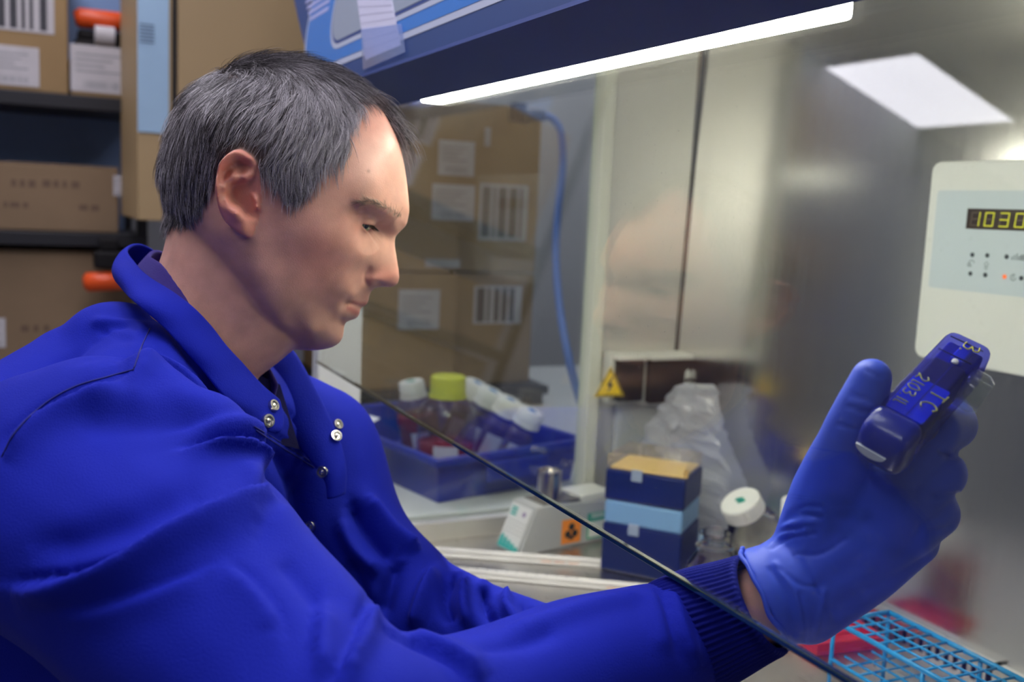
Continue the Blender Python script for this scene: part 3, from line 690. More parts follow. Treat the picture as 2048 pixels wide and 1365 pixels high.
def skin_mat():
    m, nt, b = principled('skin'); N, L = nt.nodes, nt.links
    a = N.new('ShaderNodeAttribute'); a.attribute_name = 'tone'
    tc = N.new('ShaderNodeTexCoord'); t = N.new('ShaderNodeTexNoise'); t.inputs['Scale'].default_value = 45; t.inputs['Detail'].default_value = 6; L.new(tc.outputs['Object'], t.inputs['Vector'])
    r = N.new('ShaderNodeMapRange'); r.inputs['From Min'].default_value = .3; r.inputs['From Max'].default_value = .7; r.inputs['To Min'].default_value = .86; r.inputs['To Max'].default_value = 1.12; L.new(t.outputs['Fac'], r.inputs[0])
    mx = N.new('ShaderNodeVectorMath'); mx.operation = 'SCALE'; L.new(a.outputs['Color'], mx.inputs[0]); L.new(r.outputs[0], mx.inputs['Scale']); L.new(mx.outputs[0], b.inputs['Base Color'])
    b.inputs['Roughness'].default_value = .46; b.inputs['Specular IOR Level'].default_value = .4
    b.inputs['Subsurface Weight'].default_value = .25; b.inputs['Subsurface Radius'].default_value = (1, .35, .2); b.inputs['Subsurface Scale'].default_value = .006
    t2 = N.new('ShaderNodeTexVoronoi'); t2.inputs['Scale'].default_value = 900; L.new(tc.outputs['Object'], t2.inputs['Vector'])
    bp = N.new('ShaderNodeBump'); bp.inputs['Strength'].default_value = .10; bp.inputs['Distance'].default_value = .0008; L.new(t2.outputs['Distance'], bp.inputs['Height']); L.new(bp.outputs[0], b.inputs['Normal'])
    return m
M_skin = skin_mat(); body.data.materials.append(M_skin)
# ---- eyes
M_sclera = mat('eye_white', (.42, .36, .33), .15, sss=.1, coat=.6)
M_iris = mat('hazel_iris', (.20, .19, .10), .2, var=.4, vscale=900, coat=1)
M_pupil = mat('pupil', (.004, .004, .004), .1, coat=1)
gz = nrm(GAZE[0]*f_h*1.0+GAZE[1]*u_h*.55+GAZE[2]*e_t)
for s in (1, -1):
    c0 = eye_centre(s); Em = axis_mtx(c0, c0+gz, tuple(u_h))
    R0 = .0118
    eb = lathe('eyeball', [(max(1e-5, R0*math.sin(a)), R0*math.cos(a)) for a in np.linspace(PI-.001, .60, 24)]+[(.0001, R0*math.cos(.60))], M_sclera, man, Em, 32)
    lathe('iris', [(.0066, R0*math.cos(.60)), (.0060, .0105), (.0022, .0110), (.0001, .0110)], M_iris, eb, Em, 32)
    lathe('pupil', [(.0024, .01095), (.0022, .0112), (.0001, .0112)], M_pupil, eb, Em, 24)
# ------------------------------------------------------------------ lab coat
def cloth_mat(name, col, weave=1500.0, rough=.8, sheen=.04):
    m, nt, b = principled(name); N, L = nt.nodes, nt.links
    tc = N.new('ShaderNodeTexCoord'); mp = N.new('ShaderNodeMapping'); mp.inputs['Rotation'].default_value = (.5, .6, .78); L.new(tc.outputs['Object'], mp.inputs[0])
    mp.inputs['Scale'].default_value = (1, 1, .35); w = N.new('ShaderNodeTexNoise'); w.inputs['Scale'].default_value = weave; w.inputs['Detail'].default_value = 1; L.new(mp.outputs[0], w.inputs['Vector'])
    t = N.new('ShaderNodeTexNoise'); t.inputs['Scale'].default_value = 900; L.new(tc.outputs['Object'], t.inputs['Vector'])
    t3 = N.new('ShaderNodeTexNoise'); t3.inputs['Scale'].default_value = 10; t3.inputs['Detail'].default_value = 4; L.new(tc.outputs['Object'], t3.inputs['Vector'])
    ad = N.new('ShaderNodeMath'); ad.operation = 'ADD'; L.new(w.outputs['Fac'], ad.inputs[0]); L.new(t.outputs['Fac'], ad.inputs[1])
    bp = N.new('ShaderNodeBump'); bp.inputs['Strength'].default_value = .5; bp.inputs['Distance'].default_value = .0005; L.new(ad.outputs[0], bp.inputs['Height']); L.new(bp.outputs[0], b.inputs['Normal'])
    mx = N.new('ShaderNodeMix'); mx.data_type = 'RGBA'; mx.inputs[6].default_value = (*[c*.8 for c in col], 1); mx.inputs[7].default_value = (*[min(1, c*1.2) for c in col], 1)
    L.new(t3.outputs['Fac'], mx.inputs[0]); L.new(mx.outputs[2], b.inputs['Base Color'])
    b.inputs['Roughness'].default_value = rough; b.inputs['Specular IOR Level'].default_value = .12
    b.inputs['Sheen Weight'].default_value = sheen; b.inputs['Sheen Roughness'].default_value = .4; b.inputs['Sheen Tint'].default_value = (.35, .35, 1, 1)
    return m
M_coat = cloth_mat('royal_blue_twill', (.0055, .0125, .29), 1500)
M_rib = cloth_mat('blue_rib_knit', (.003, .006, .15), 2600)
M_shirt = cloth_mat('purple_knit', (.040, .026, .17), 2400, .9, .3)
M_snap = mat('nickel_snap', (.62, .60, .56), .22, metal=1)
WR0, WR1 = P(1350, 1280, .650), P(1530, 1207, .618)         # knit cuff from sleeve end to wrist
parts = [
    cap_chain([P(130, 1950, .84), P(200, 1450, .86), P(310, 1050, .875), P(345, 880, .86), P(375, 790, .86)], [.15, .135, .118, .090, .050]),
    cap_chain([P(205, 930, .69), P(315, 792, .80), P(420, 850, .89), P(600, 880, .99)], [.060, .058, .072, .066]),
    cap_chain([P(40, 1300, .80), P(135, 990, .78), P(232, 705, .80)], [.11, .09, .043]),
    cap_chain([P(190, 955, .66), P(300, 1003, .645)], [.080, .072]), cap_chain([P(160, 765, .80), P(55, 905, .745)], [.046, .070]),
    cap_chain([P(120, 1000, .655), P(420, 1230, .59), P(700, 1520, .51)], [.088, .075, .063]),
    cap_chain([P(700, 1520, .51), P(1060, 1372, .588), P(1318, 1288, .645)], [.052, .046, .0425]),
    cap_chain([P(620, 890, .99), P(690, 1060, .96), P(820, 1240, .93)], [.066, .062, .056]),
    cap_chain([P(820, 1240, .93), P(990, 1283, .885), P(1125, 1300, .850)], [.056, .046, .033]),
    cap_chain([P(150, 1800, .80), P(430, 1850, .72)], [.10, .08]), cap_chain([P(200, 1750, .93), P(480, 1750, .92)], [.10, .09]),
    # crumpled end of the far sleeve
    cap_chain([P(965, 1178, .885), P(1010, 1260, .885)], [.010, .022]), cap_chain([P(925, 1165, .895), P(960, 1250, .895)], [.010, .02]), cap_chain([P(1122, 1216, .86), P(1105, 1270, .86)], [.004, .014]),
]
cmn, CV, CE = remesh(parts, .0032, 18)
CF = [tuple(p.vertices) for p in cmn.polygons]
CN = vnormals(cmn, CV)
pj = proj(CV); cpx, cpy, cdp = pj[:, 0], pj[:, 1], pj[:, 2]
vd = CAMP-CV; vd /= np.linalg.norm(vd, axis=1)[:, None]
facing = np.clip((CN*vd).sum(1)*2.2, 0, 1)
near = 1-smoothstep(cdp, .70, .78)                # the near sleeve and shoulder
farz = smoothstep(cdp, .80, .86)
def fold(pl, w, amp, mask, skew=0.0):
    """a ridge (amp > 0) or a groove (amp < 0) along a polyline of the cloth, tapering at its ends"""
    pl = catmull(pl, 6); d = seg_d(cpx, cpy, [tuple(p) for p in pl])
    dd = np.linalg.norm(np.stack([cpx, cpy], 1)[:, None]-pl[None], axis=2); s = dd.argmin(1)/(len(pl)-1)
    tpr = np.clip(np.minimum(s, 1-s)*5+.15, 0, 1)
    return 1.25*amp*np.exp(-(d/w)**2)*mask*facing*tpr
disp = np.zeros(len(CV))
def lip(pl, w, amp, mask, wn=7.0, side=1):
    """overlapping cloth: raised on one side of the line (right of its direction for side = 1), undercut on the other"""
    pl = catmull(pl, 6); P2 = np.stack([cpx, cpy], 1); dd = np.linalg.norm(P2[:, None]-pl[None], axis=2); k = np.clip(dd.argmin(1), 0, len(pl)-2); s = k/(len(pl)-1)
    tg = pl[k+1]-pl[k]; cr = (tg[:, 0]*(P2[:, 1]-pl[k][:, 1])-tg[:, 1]*(P2[:, 0]-pl[k][:, 0]))/np.hypot(tg[:, 0], tg[:, 1])*side
    d = np.where(np.abs(cr) > seg_d(cpx, cpy, [tuple(p) for p in pl])*1.5, 1e3, np.sign(cr)*dd.min(1)) if False else np.sign(cr)*seg_d(cpx, cpy, [tuple(p) for p in pl])
    tpr = np.clip(np.minimum(s, 1-s)*4.5+.1, 0, 1)
    f_ = np.where(d >= 0, np.exp(-(d/w)**2), -.75*np.exp(-(d/(wn*1.4))**2)+1.75*np.exp(-(d/wn)**2)*0)
    blend = smoothstep(d, -10, 8); f_ = blend*np.exp(-(np.maximum(d, 0)/w)**2)-(1-blend)*.75*np.exp(-(np.minimum(d, 0)/(wn*1.6))**2)
    return amp*f_*mask*np.clip(facing*1.5, 0, 1)*tpr
# near sleeve: pulls that radiate from the armhole, drag lines along the upper arm, crumples at the crook
for pl, w, a in (
    ([(235, 740), (268, 736), (325, 743), (400, 786), (464, 838), (505, 886), (522, 940)], 45, .017),
    ([(360, 905), (430, 900), (480, 915), (505, 945), (516, 988)], 26, .016),
    ([(340, 862), (420, 858), (480, 876), (515, 915), (530, 960)], 16, .004),
    ([(30, 1168), (90, 1164), (170, 1152), (260, 1118), (330, 1078), (425, 1036), (510, 1006), (560, 1030)], 50, .018),
    ([(0, 925), (33, 864), (95, 820), (166, 791), (245, 768)], 36, .009),
    ([(740, 1203), (728, 1240), (714, 1285), (690, 1340), (680, 1400)][::-1], 30, .011),
    ([(640, 1190), (634, 1240), (630, 1300), (632, 1365)][::-1], 40, .0045),
    ([(790, 1275), (850, 1300), (910, 1335), (950, 1380)][::-1], 40, .009),
    ([(1330, 1168), (1340, 1220), (1352, 1280), (1385, 1345)][::-1], 26, .006),
    ([(120, 1230), (220, 1215), (330, 1180), (420, 1140)], 40, .004),
    ([(455, 1130), (500, 1165), (545, 1215), (560, 1260)], 40, .004)):
    disp += lip(pl, w, a, near)
for pl, w, a in (
    ([(300, 765), (370, 805), (430, 850), (480, 905)], 22, .003), ([(60, 1110), (160, 1085), (260, 1050), (360, 1005), (460, 965)], 34, -.005),
    ([(150, 850), (230, 845), (320, 850), (420, 845)], 26, -.003), ([(150, 800), (230, 795), (310, 805), (400, 820)], 20, .003),
    ([(520, 1010), (580, 1050), (650, 1110), (710, 1175), (745, 1215)], 34, .006),
    ([(560, 1120), (600, 1160), (640, 1210)], 18, -.003), ([(655, 1225), (650, 1290), (650, 1365)], 22, .003),
    ([(950, 1300), (1040, 1290), (1120, 1262)], 16, -.0025), ([(1000, 1262), (1100, 1232), (1200, 1202), (1320, 1176)], 18, .004), ([(1300, 1180), (1315, 1240), (1325, 1310)], 14, .003),
    ([(310, 662), (290, 700), (280, 742)], 7, .0018)):
    disp += fold(pl, w, a, near)
alln = (cdp < .9)
for pl, w, a in (([(150, 742), (200, 733), (250, 730), (275, 738)], 26, .005), ([(205, 652), (235, 668), (262, 672), (292, 690)], 20, .004), ([(302, 655), (284, 690), (268, 738)], 20, .0035), ([(300, 640), (360, 705), (430, 775), (480, 830), (530, 880)], 26, .004), ([(600, 858), (640, 912), (656, 950), (646, 1000), (622, 1060)], 30, .005), ([(505, 850), (545, 874), (590, 902), (640, 936)], 20, .003)):
    disp += lip(pl, w, a, alln*np.clip(1.3-near, 0, 1), 5.0)
for pl, w, a in (
    ([(120, 770), (180, 750), (260, 735)], 10, .005), ([(90, 740), (150, 720), (220, 690), (270, 690)], 10, -.004), ([(200, 660), (235, 680), (290, 690)], 7, -.004), ([(180, 645), (230, 650), (290, 668)], 10, .004), ([(60, 830), (150, 810), (250, 770)], 12, -.003),
    ([(330, 680), (400, 755), (460, 820), (510, 870), (530, 930)], 12, -.006), ([(350, 670), (420, 745), (480, 800), (530, 850)], 14, .005),
    ([(520, 900), (545, 960), (575, 1020)], 14, .006), ([(545, 900), (570, 950), (600, 1010)], 10, -.004),
    ([(505, 852), (545, 875), (590, 903), (640, 938)], 3.5, -.003), ([(512, 842), (552, 864), (598, 893), (645, 925)], 3.5, .0016), ([(556, 802), (600, 858), (640, 912), (654, 945)], 4, -.004),
    ([(652, 950), (648, 985), (636, 1020), (620, 1060)], 5, -.004), ([(600, 960), (600, 1010), (590, 1050)], 16, .004)):
    disp += fold(pl, w, a, alln*(1-near))
for pl, w, a in (
    ([(700, 1000), (740, 1070), (790, 1130)], 13, -.008), ([(680, 1040), (710, 1100), (760, 1150)], 14, .007), ([(730, 990), (780, 1060), (830, 1110)], 14, .008), ([(800, 1120), (780, 1180), (760, 1240)], 16, -.008), ([(870, 1150), (850, 1200), (830, 1260)], 14, .008), ([(900, 1150), (890, 1200), (900, 1250)], 12, -.008),
    ([(935, 1160), (930, 1210), (945, 1260)], 12, .008), ([(970, 1170), (970, 1210), (985, 1250)], 9, -.009), ([(1010, 1185), (1015, 1220), (1040, 1250)], 11, .007), ([(1050, 1200), (1060, 1225), (1080, 1250)], 9, -.006), ([(700, 1120), (720, 1180), (740, 1240)], 16, -.005)):
    disp += 1.5*fold(pl, w, a, farz)
# loose cloth undulation
rs = np.random.RandomState(3)
for k in range(14):
    q = rs.normal(size=3); q /= np.linalg.norm(q); fr = rs.uniform(28, 75); disp += .0007*np.sin((CV@q)*fr+rs.uniform(0, 6))
CV = CV+CN*disp[:, None]
CV = relax(CV, CE, 1, .35)
coat = mesh_obj('lab_coat', CV, CF, M_coat, man, smooth=True)
from mathutils.bvhtree import BVHTree
def bvh_of(V, Fc): return BVHTree.FromPolygons([tuple(p) for p in V], Fc)
COATB = bvh_of(CV, CF)
def hit(bvh, px, py):
    r = nrm(RW@np.array([(px-CX)/F, (CY-py)/F, -1.0])); h = bvh.ray_cast(Vector(CAMP), Vector(r)); return (np.array(h[0]), np.array(h[1]), h[3]) if h[0] else (None, None, None)
# stitched seams
def seam(pl, r=.0006):
    q = []
    for px, py in catmull(pl, 8):
        p, n, d = hit(COATB, px, py)
        if p is not None: q.append(p+n*.0001)
    if len(q) > 2: tube('seam', q, r, M_seamc, coat, 6)
M_seamc = mat('seam_thread', (.003, .006, .15), .8)
for pl in ([(300, 658), (284, 692), (268, 738)], [(268, 740), (210, 756), (150, 774), (90, 808), (33, 862), (4, 915)], [(508, 854), (548, 878), (592, 906), (634, 932)], [(512, 862), (550, 887), (592, 914), (628, 936)]): seam(pl)
# collar: a folded band that stands round the neck
B_ = [(552, 866, .800), (520, 856, .788), (480, 825, .772), (440, 785, .757), (400, 738, .748), (362, 692, .744), (325, 655, .742), (285, 617, .746), (256, 592, .765), (240, 570, .800), (238, 560, .840), (255, 565, .885), (330, 610, .935), (440, 730, .965), (560, 830, .965)]
T_ = [(560, 802, .812), (535, 780, .806), (508, 754, .797), (478, 720, .786), (449, 688, .775), (419, 650, .768), (388, 617, .765), (345, 585, .768), (300, 556, .782), (270, 527, .805), (257, 502, .838), (290, 492, .875), (360, 540, .905), (450, 620, .920), (540, 680, .915)]
bw = catmull([P(*q) for q in B_], 8); tw = catmull([P(*q) for q in T_], 8)
rows = 12; axis_c = P(430, 620, .84)
cv, cf = [], []
for j in range(rows):
    t = j/(rows-1); row = bw*(1-t)+tw*t
    out = row-axis_c; out /= np.linalg.norm(out, axis=1)[:, None]
    row = row+out*(.008*math.sin(PI*t)+.001*np.sin(np.arange(len(row))*.35+t*4))[:, None]
    cv.append(row)
n_ = len(bw)
for j in range(rows-1):
    for i in range(n_-1): cf.append((j*n_+i, j*n_+i+1, (j+1)*n_+i+1, (j+1)*n_+i))
def thicken(o, t, off=0.0, sub=1, bev=False):
    md = o.modifiers.new('thickness', 'SOLIDIFY'); md.thickness = t; md.offset = off
    if sub: s = o.modifiers.new('smooth', 'SUBSURF'); s.levels = sub; s.render_levels = sub
col = mesh_obj('collar', np.vstack(cv), cf, M_coat, coat, smooth=True); thicken(col, .003)
# the turned-back far front edge of the coat under the collar
fq = [[(560, 690, .925), (588, 702, .915), (625, 765, .905), (655, 825, .900), (682, 885, .895), (692, 940, .890), (690, 990, .888)], [(500, 760, .915), (528, 775, .905), (555, 830, .895), (590, 885, .888), (625, 930, .882), (650, 965, .880), (655, 1000, .880)]]
g0, g1 = catmull([P(*q) for q in fq[0]], 6), catmull([P(*q) for q in fq[1]], 6); n2 = len(g0)
fv = np.vstack([g0*(1-t)+g1*t-nrm(RW[:, 2])*(-.006*math.sin(PI*t)) for t in np.linspace(0, 1, 8)])
flap = mesh_obj('front_flap', fv, [(j*n2+i, j*n2+i+1, (j+1)*n2+i+1, (j+1)*n2+i) for j in range(7) for i in range(n2-1)], M_coat, coat, smooth=True); thicken(flap, .003)
# shirt neckline inside the collar
sB = [(300, 600, .79), (335, 610, .785), (390, 650, .783), (430, 700, .79)]
sh_b = catmull([P(*q) for q in [(470, 780, .83), (440, 715, .785), (395, 655, .776), (345, 605, .776), (300, 565, .795), (275, 540, .84), (310, 530, .885), (400, 620, .90), (500, 730, .885), (548, 800, .865)]], 7)
sh_t = catmull([P(*q) for q in [(500, 765, .835), (430, 668, .792), (393, 616, .784), (360, 570, .785), (325, 530, .80), (300, 512, .84), (330, 508, .875), (420, 590, .885), (515, 700, .875), (556, 770, .860)]], 7)
n3 = len(sh_b); sv = np.vstack([sh_b*(1-t)+sh_t*t for t in np.linspace(0, 1, 6)])
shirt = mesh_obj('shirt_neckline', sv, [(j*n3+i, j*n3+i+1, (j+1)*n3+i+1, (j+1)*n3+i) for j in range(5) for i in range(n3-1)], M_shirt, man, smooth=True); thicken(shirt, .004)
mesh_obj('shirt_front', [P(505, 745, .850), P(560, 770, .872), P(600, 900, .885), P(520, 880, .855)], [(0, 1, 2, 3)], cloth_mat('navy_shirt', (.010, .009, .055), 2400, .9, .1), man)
# snaps
ALLB = None
def snap(px, py, r, bvh_list, dep=None):
    best = None
    for b in bvh_list:
        p, n, d = hit(b, px, py)
        if p is not None and (best is None or d < best[2]): best = (p, n, d)
    p, n, d = best
    if n@(CAMP-p) < 0: n = -n
    m_ = axis_mtx(p+n*.0012, p+n*.01, (0, 0, 1))
    s_ = lathe('snap_button', [(r, -.002), (r, .0008), (r*.92, .0018), (r*.66, .0019), (r*.55, .0006), (r*.36, .0005), (r*.32, .0016), (.0001, .0022)], M_snap, coat, m_, 24)
dg_ = bpy.context.evaluated_depsgraph_get(); dg_.update()
def eval_bvh(o):
    me = o.evaluated_get(dg_).to_mesh(); b = BVHTree.FromPolygons([v.co[:] for v in me.vertices], [tuple(p.vertices) for p in me.polygons]); return b
SB = [COATB, eval_bvh(col), eval_bvh(flap)]
for px, py, r in ((545, 813, .0050), (534, 843, .0058), (645, 945, .0055), (621, 1055, .0055), (674, 851, .0052), (671, 874, .0055)): snap(px, py, r, SB)
# ribbed knit cuff of the near sleeve
ax0 = nrm(WR1-WR0); c_u = nrm(np.cross(ax0, RW[:, 2])); c_v = np.cross(ax0, c_u)
rings = []
for k, t in enumerate(np.linspace(.02, 1.0, 28)):
    c = WR0+(WR1-WR0)*t; ru = .0388-.0050*t+.0016*math.sin(t*5)+(.002 if t < 0 else 0); rv = .034-.004*t
    if t > .97: ru -= .002; rv -= .002
    a = np.linspace(0, 2*PI, 288, endpoint=False); rib = .0007*np.cos(a*58)*(1 if t < .95 else .3)
    rings.append(c+((ru+rib)*np.cos(a))[:, None]*c_u+((rv+rib)*np.sin(a))[:, None]*c_v)
rv_, rf_ = ring_loft(rings)
cuff = mesh_obj('knit_cuff', rv_, rf_[:-2], M_rib, coat, smooth=True); thicken(cuff, .0025, -1, 0)
rings = []
c0, c1 = P(1105, 1297, .855), P(1185, 1312, .840); ax1 = nrm(c1-c0); u1 = nrm(np.cross(ax1, RW[:, 2])); v1 = np.cross(ax1, u1)
for t in np.linspace(0, 1, 8): rings.append(ellring(c0+(c1-c0)*t, u1*.032, v1*.030, 60))
rv_, rf_ = ring_loft(rings); o = mesh_obj('knit_cuff', rv_, rf_[:-2], M_rib, coat, smooth=True); thicken(o, .002, -1, 0)
# ------------------------------------------------------------------ gloved right hand
HK = 1.055
def PH(x, y, d): return P(x, y, d*HK)
G = []
W0 = PH(1545, 1203, .585)
def chain(pts, rad): return cap_chain([PH(*p) for p in pts], [r*HK for r in rad], 20)
mcp = [((1868, 862, .572), .0150), ((1880, 948, .576), .0150), ((1868, 1028, .580), .0145), ((1832, 1086, .586), .0130)]
wr = [(1600, 1120, .583), (1600, 1155, .580), (1605, 1190, .580), (1615, 1225, .583)]
for (m_, r), w_ in zip(mcp, wr):
    mid = tuple(.45*a+.55*b for a, b in zip(w_, m_)); mid = (mid[0], mid[1], mid[2]-.006)
    G.append(chain([w_, mid, m_], [.019, .0175, r]))
G.append(chain([(1745, 960, .572), (1770, 1010, .570), (1740, 1080, .573), (1700, 1120, .576)], [.018, .019, .020, .018]))
# wrist, flaring to the glove's rolled edge
gx = nrm(PH(1640, 1150, .58)-PH(1545, 1203, .585)); gu = nrm(np.cross(gx, RW[:, 2])); gv = np.cross(gx, gu)
e0, e1 = PH(1487, 1108, .578), PH(1586, 1296, .578)
ec_ = (e0+e1)/2+RW[:, 2]*-.006; eu = (e0-e1)/2
rings = []
for t, k, sh in ((0, 1.0, 1.0), (.15, .97, .98), (.4, .95, .96), (.7, 1.0, 1.0), (1.0, 1.0, 1.0)):
    c = ec_*(1-t)+PH(1625, 1160, .583)*t; rings.append(ellring(c, eu*k, gv*.028*HK*sh, 48))
G.append(ring_loft(rings))
# fingers, curled round the grip
FING = [([mcp[0][0], (1912, 850, .600), (1885, 805, .630), (1835, 806, .640)], [.0150, .0125, .0108, .0095]),
        ([mcp[1][0], (1882, 945, .612), (1845, 940, .648), (1800, 955, .646)], [.0150, .0128, .0112, .0098]),
        ([mcp[2][0], (1868, 1028, .615), (1830, 1025, .650), (1786, 1035, .646)], [.0145, .0122, .0106, .0094]),
        ([mcp[3][0], (1828, 1092, .614), (1800, 1090, .640), (1765, 1090, .636)], [.0130, .0108, .0095, .0085])]
for p, r in FING: G.append(chain(p, r))
# thumb
G.append(chain([(1618, 1105, .585), (1655, 985, .574), (1690, 885, .556), (1722, 812, .545), (1743, 757, .540)], [.022, .0205, .0150, .0135, .0110]))
G.append(chain([(1680, 960, .575), (1760, 930, .578), (1850, 890, .578)], [.017, .015, .014]))
G.append(chain([(1660, 1060, .580), (1720, 1000, .578)], [.021, .02]))
gm, GV, GE = remesh(G, .0016, 9, .5)
GN = vnormals(gm, GV); pj = proj(GV); gpx, gpy = pj[:, 0], pj[:, 1]
gd = np.zeros(len(GV)); gf = np.clip((GN@RW[:, 2])*2, 0, 1)
def gfold(pl, w, a):
    global gd
    d = seg_d(gpx, gpy, [tuple(p) for p in catmull(pl, 5)]); gd += a*np.exp(-(d/w)**2)*gf
for pl, w, a in (
    ([(1530, 1085), (1560, 1062), (1600, 1060)], 3.5, -.0016), ([(1545, 1098), (1580, 1075), (1630, 1068)], 3.5, -.0014), ([(1560, 1045), (1600, 1030), (1640, 1035)], 4, -.0014), ([(1535, 1093), (1570, 1070), (1615, 1064)], 4, .0014), ([(1555, 1062), (1590, 1047), (1630, 1045)], 4, .0013), ([(1575, 1030), (1610, 1015), (1640, 1015)], 4, -.001),
    ([(1590, 1110), (1640, 1110), (1690, 1080)], 4, -.0011), ([(1560, 1140), (1600, 1170), (1640, 1175)], 4, -.0009), ([(1540, 1140), (1575, 1200), (1590, 1270)], 5, -.0013), ([(1552, 1130), (1592, 1190), (1606, 1260)], 6, .0012), ([(1600, 1190), (1610, 1240), (1612, 1285)], 4, -.0009), ([(1650, 1180), (1640, 1230), (1630, 1270)], 5, .0009),
    ([(1706, 790), (1725, 797), (1745, 803)], 2.5, -.0008), ([(1690, 812), (1715, 822), (1742, 826)], 2.5, -.0009), ([(1700, 803), (1722, 810), (1745, 815)], 3, .0007), ([(1732, 742), (1748, 750), (1765, 757)], 2.5, -.0008), ([(1675, 850), (1700, 858), (1728, 860)], 3, -.0008),
    ([(1880, 905), (1905, 915), (1925, 912)], 4, -.0020), ([(1870, 992), (1895, 992), (1915, 990)], 5, -.0018), ([(1858, 1062), (1880, 1060), (1898, 1056)], 5, -.0016)):
    gfold(pl, w, a)
for (q, r), s_ in zip(mcp, (14, 16, 16, 14)): gd += .0016*np.exp(-(((gpx-q[0]-14)**2+(gpy-q[1])**2)/(26**2)))*gf
GV = GV+GN*gd[:, None]
def glove_mat():
    m, nt, b = principled('blue_nitrile'); N, L = nt.nodes, nt.links
    b.inputs['Base Color'].default_value = (.034, .075, .55, 1); b.inputs['Roughness'].default_value = .52; b.inputs['Specular IOR Level'].default_value = .3
    b.inputs['Subsurface Weight'].default_value = .15; b.inputs['Subsurface Radius'].default_value = (.3, .3, 1); b.inputs['Subsurface Scale'].default_value = .004
    tc = N.new('ShaderNodeTexCoord'); t = N.new('ShaderNodeTexNoise'); t.inputs['Scale'].default_value = 500; L.new(tc.outputs['Object'], t.inputs['Vector'])
    bp = N.new('ShaderNodeBump'); bp.inputs['Strength'].default_value = .08; bp.inputs['Distance'].default_value = .0005; L.new(t.outputs['Fac'], bp.inputs['Height']); L.new(bp.outputs[0], b.inputs['Normal'])
    return m
M_glove = glove_mat()
glove = mesh_obj('glove', GV, [tuple(p.vertices) for p in gm.polygons], M_glove, man, smooth=True)
a = np.linspace(0, 2*PI, 60); rim = ec_+(np.cos(a)*1.0)[:, None]*eu+(np.sin(a)*.028*HK)[:, None]*gv+(.0008*np.sin(a*5)+.0006*np.sin(a*9))[:, None]*gx
tube('glove_rim', rim, .0016, M_glove, glove, 8)
# ------------------------------------------------------------------ the held device (a pipette controller)
o_ = PH(1758, 801, .528)                    # rear left corner of the marked face
l_ = PH(1903, 652, .573)-o_; DL = float(np.linalg.norm(l_)); l_ = l_/DL; DL /= HK
w_ = PH(1854, 850, .5143)-o_; w_ = w_-l_*(w_@l_); DW = float(np.linalg.norm(w_)); w_ = w_/DW; DW /= HK; n_v = np.cross(w_, l_)
if n_v@RW[:, 2] < 0: n_v = -n_v
dev = thing('pipette_controller', 'translucent blue pipette controller with yellow marker writing held in the gloved hand', 'pipette', PH(1850, 800, .55))
DM = frame_mtx(o_, w_*HK, l_*HK, n_v*HK)
DT = .030
M_shell = thin_clear('translucent_blue_shell', (.42, .44, .95), .16, (.04, .045, .60), rough=.08, refl=.7)
M_dblue = mat('deep_blue_plastic', (.004, .012, .26), .28, coat=.2, spec=.5)
M_mblue = mat('bright_blue_label', (.004, .07, .80), .4)
M_inner = mat('dark_violet_inner', (.014, .012, .085), .4)
M_olive = mat('olive_marker', (.22, .23, .055), .5)
M_yel = mat('yellow_marker', (.55, .52, .06), .5)
def rbox(name, x0, y0, z0, x1, y1, z1, r, m, bev=.003, seg=4): return box(name, (x0, y0, z0), (x1, y1, z1), m, dev, r, seg, DM)
rbox('shell', 0, .0, -DT, DW, DL, 0, .0062, M_shell)
rbox('inner_motor', .004, .030, -DT+.004, DW-.004, .058, -.0035, .002, M_inner)
rbox('inner_frame', .003, .0585, -DT+.004, DW-.003, .079, -.006, .002, mat('blue_inner_plastic', (.010, .016, .33), .35))
rbox('inner_pillar', .011, .060, -.0058, .018, .078, -.002, .001, M_mblue)
rbox('battery', .0035, .003, -DT+.004, DW-.0035, .0295, -.004, .002, M_inner)
prism('label', rrect(.0035, .0015, DW-.0025, .034, .0015), -.0034, -.0024, M_mblue, dev, DM)
prism('label_line', [(.0148, .002), (.0153, .002), (.0153, .060), (.0148, .060)], -.0023, -.0020, M_dblue, dev, DM)
# rear cap
bm = bmesh.new(); add_box(bm, (-.0012, -.020, -DT-.001), (DW+.0012, .0005, .0012), .0065, 4)
for v in bm.verts:
    k = min(1, max(0, -v.co.y/.020)); v.co.z -= k*k*.009 if v.co.z > -DT/2 else -k*k*.004; v.co.x += (DW/2-v.co.x)*.10*k
bm.transform(DM); bm_obj('rear_cap', bm, M_dblue, dev, True)
q = [(DW/2+.0085*math.cos(a), -.0045+.0052*math.sin(a)) for a in np.linspace(PI, 2*PI, 16)]
EM = frame_mtx(o_-l_*.0202*HK-n_v*.013*HK, w_*HK, n_v*HK, -l_*HK)
prism('cap_crescent', [(x-.003, y+.002) for x, y in q], -.0006, .0006, mat('crescent_white', (.62, .64, .70), .3), dev, EM)  # white crescent on the end face of the rear cap
for y in (.0600, .0745): 
    for x0, x1 in ((-.0002, DW+.0002),): box('shell_seam', (x0+.004, y, -.0004), (x1-.004, y+.0003, .0003), M_inner, dev, 0, 2, DM)
lathe('screw', [(.0019, 0), (.0017, .0010), (.0009, .0014), (.0001, .0015)], mat('white_screw', (.7, .7, .8), .25), dev, DM @ Matrix.Translation((.0155, .0555, .0002)), 16)
def stroke(name, pl, r, m):
    pl = catmull([(x, y, .0004) for x, y in pl], 5); p = np.array([DM @ Vector(q) for q in pl]); tube(name, p, r, m, dev, 6)
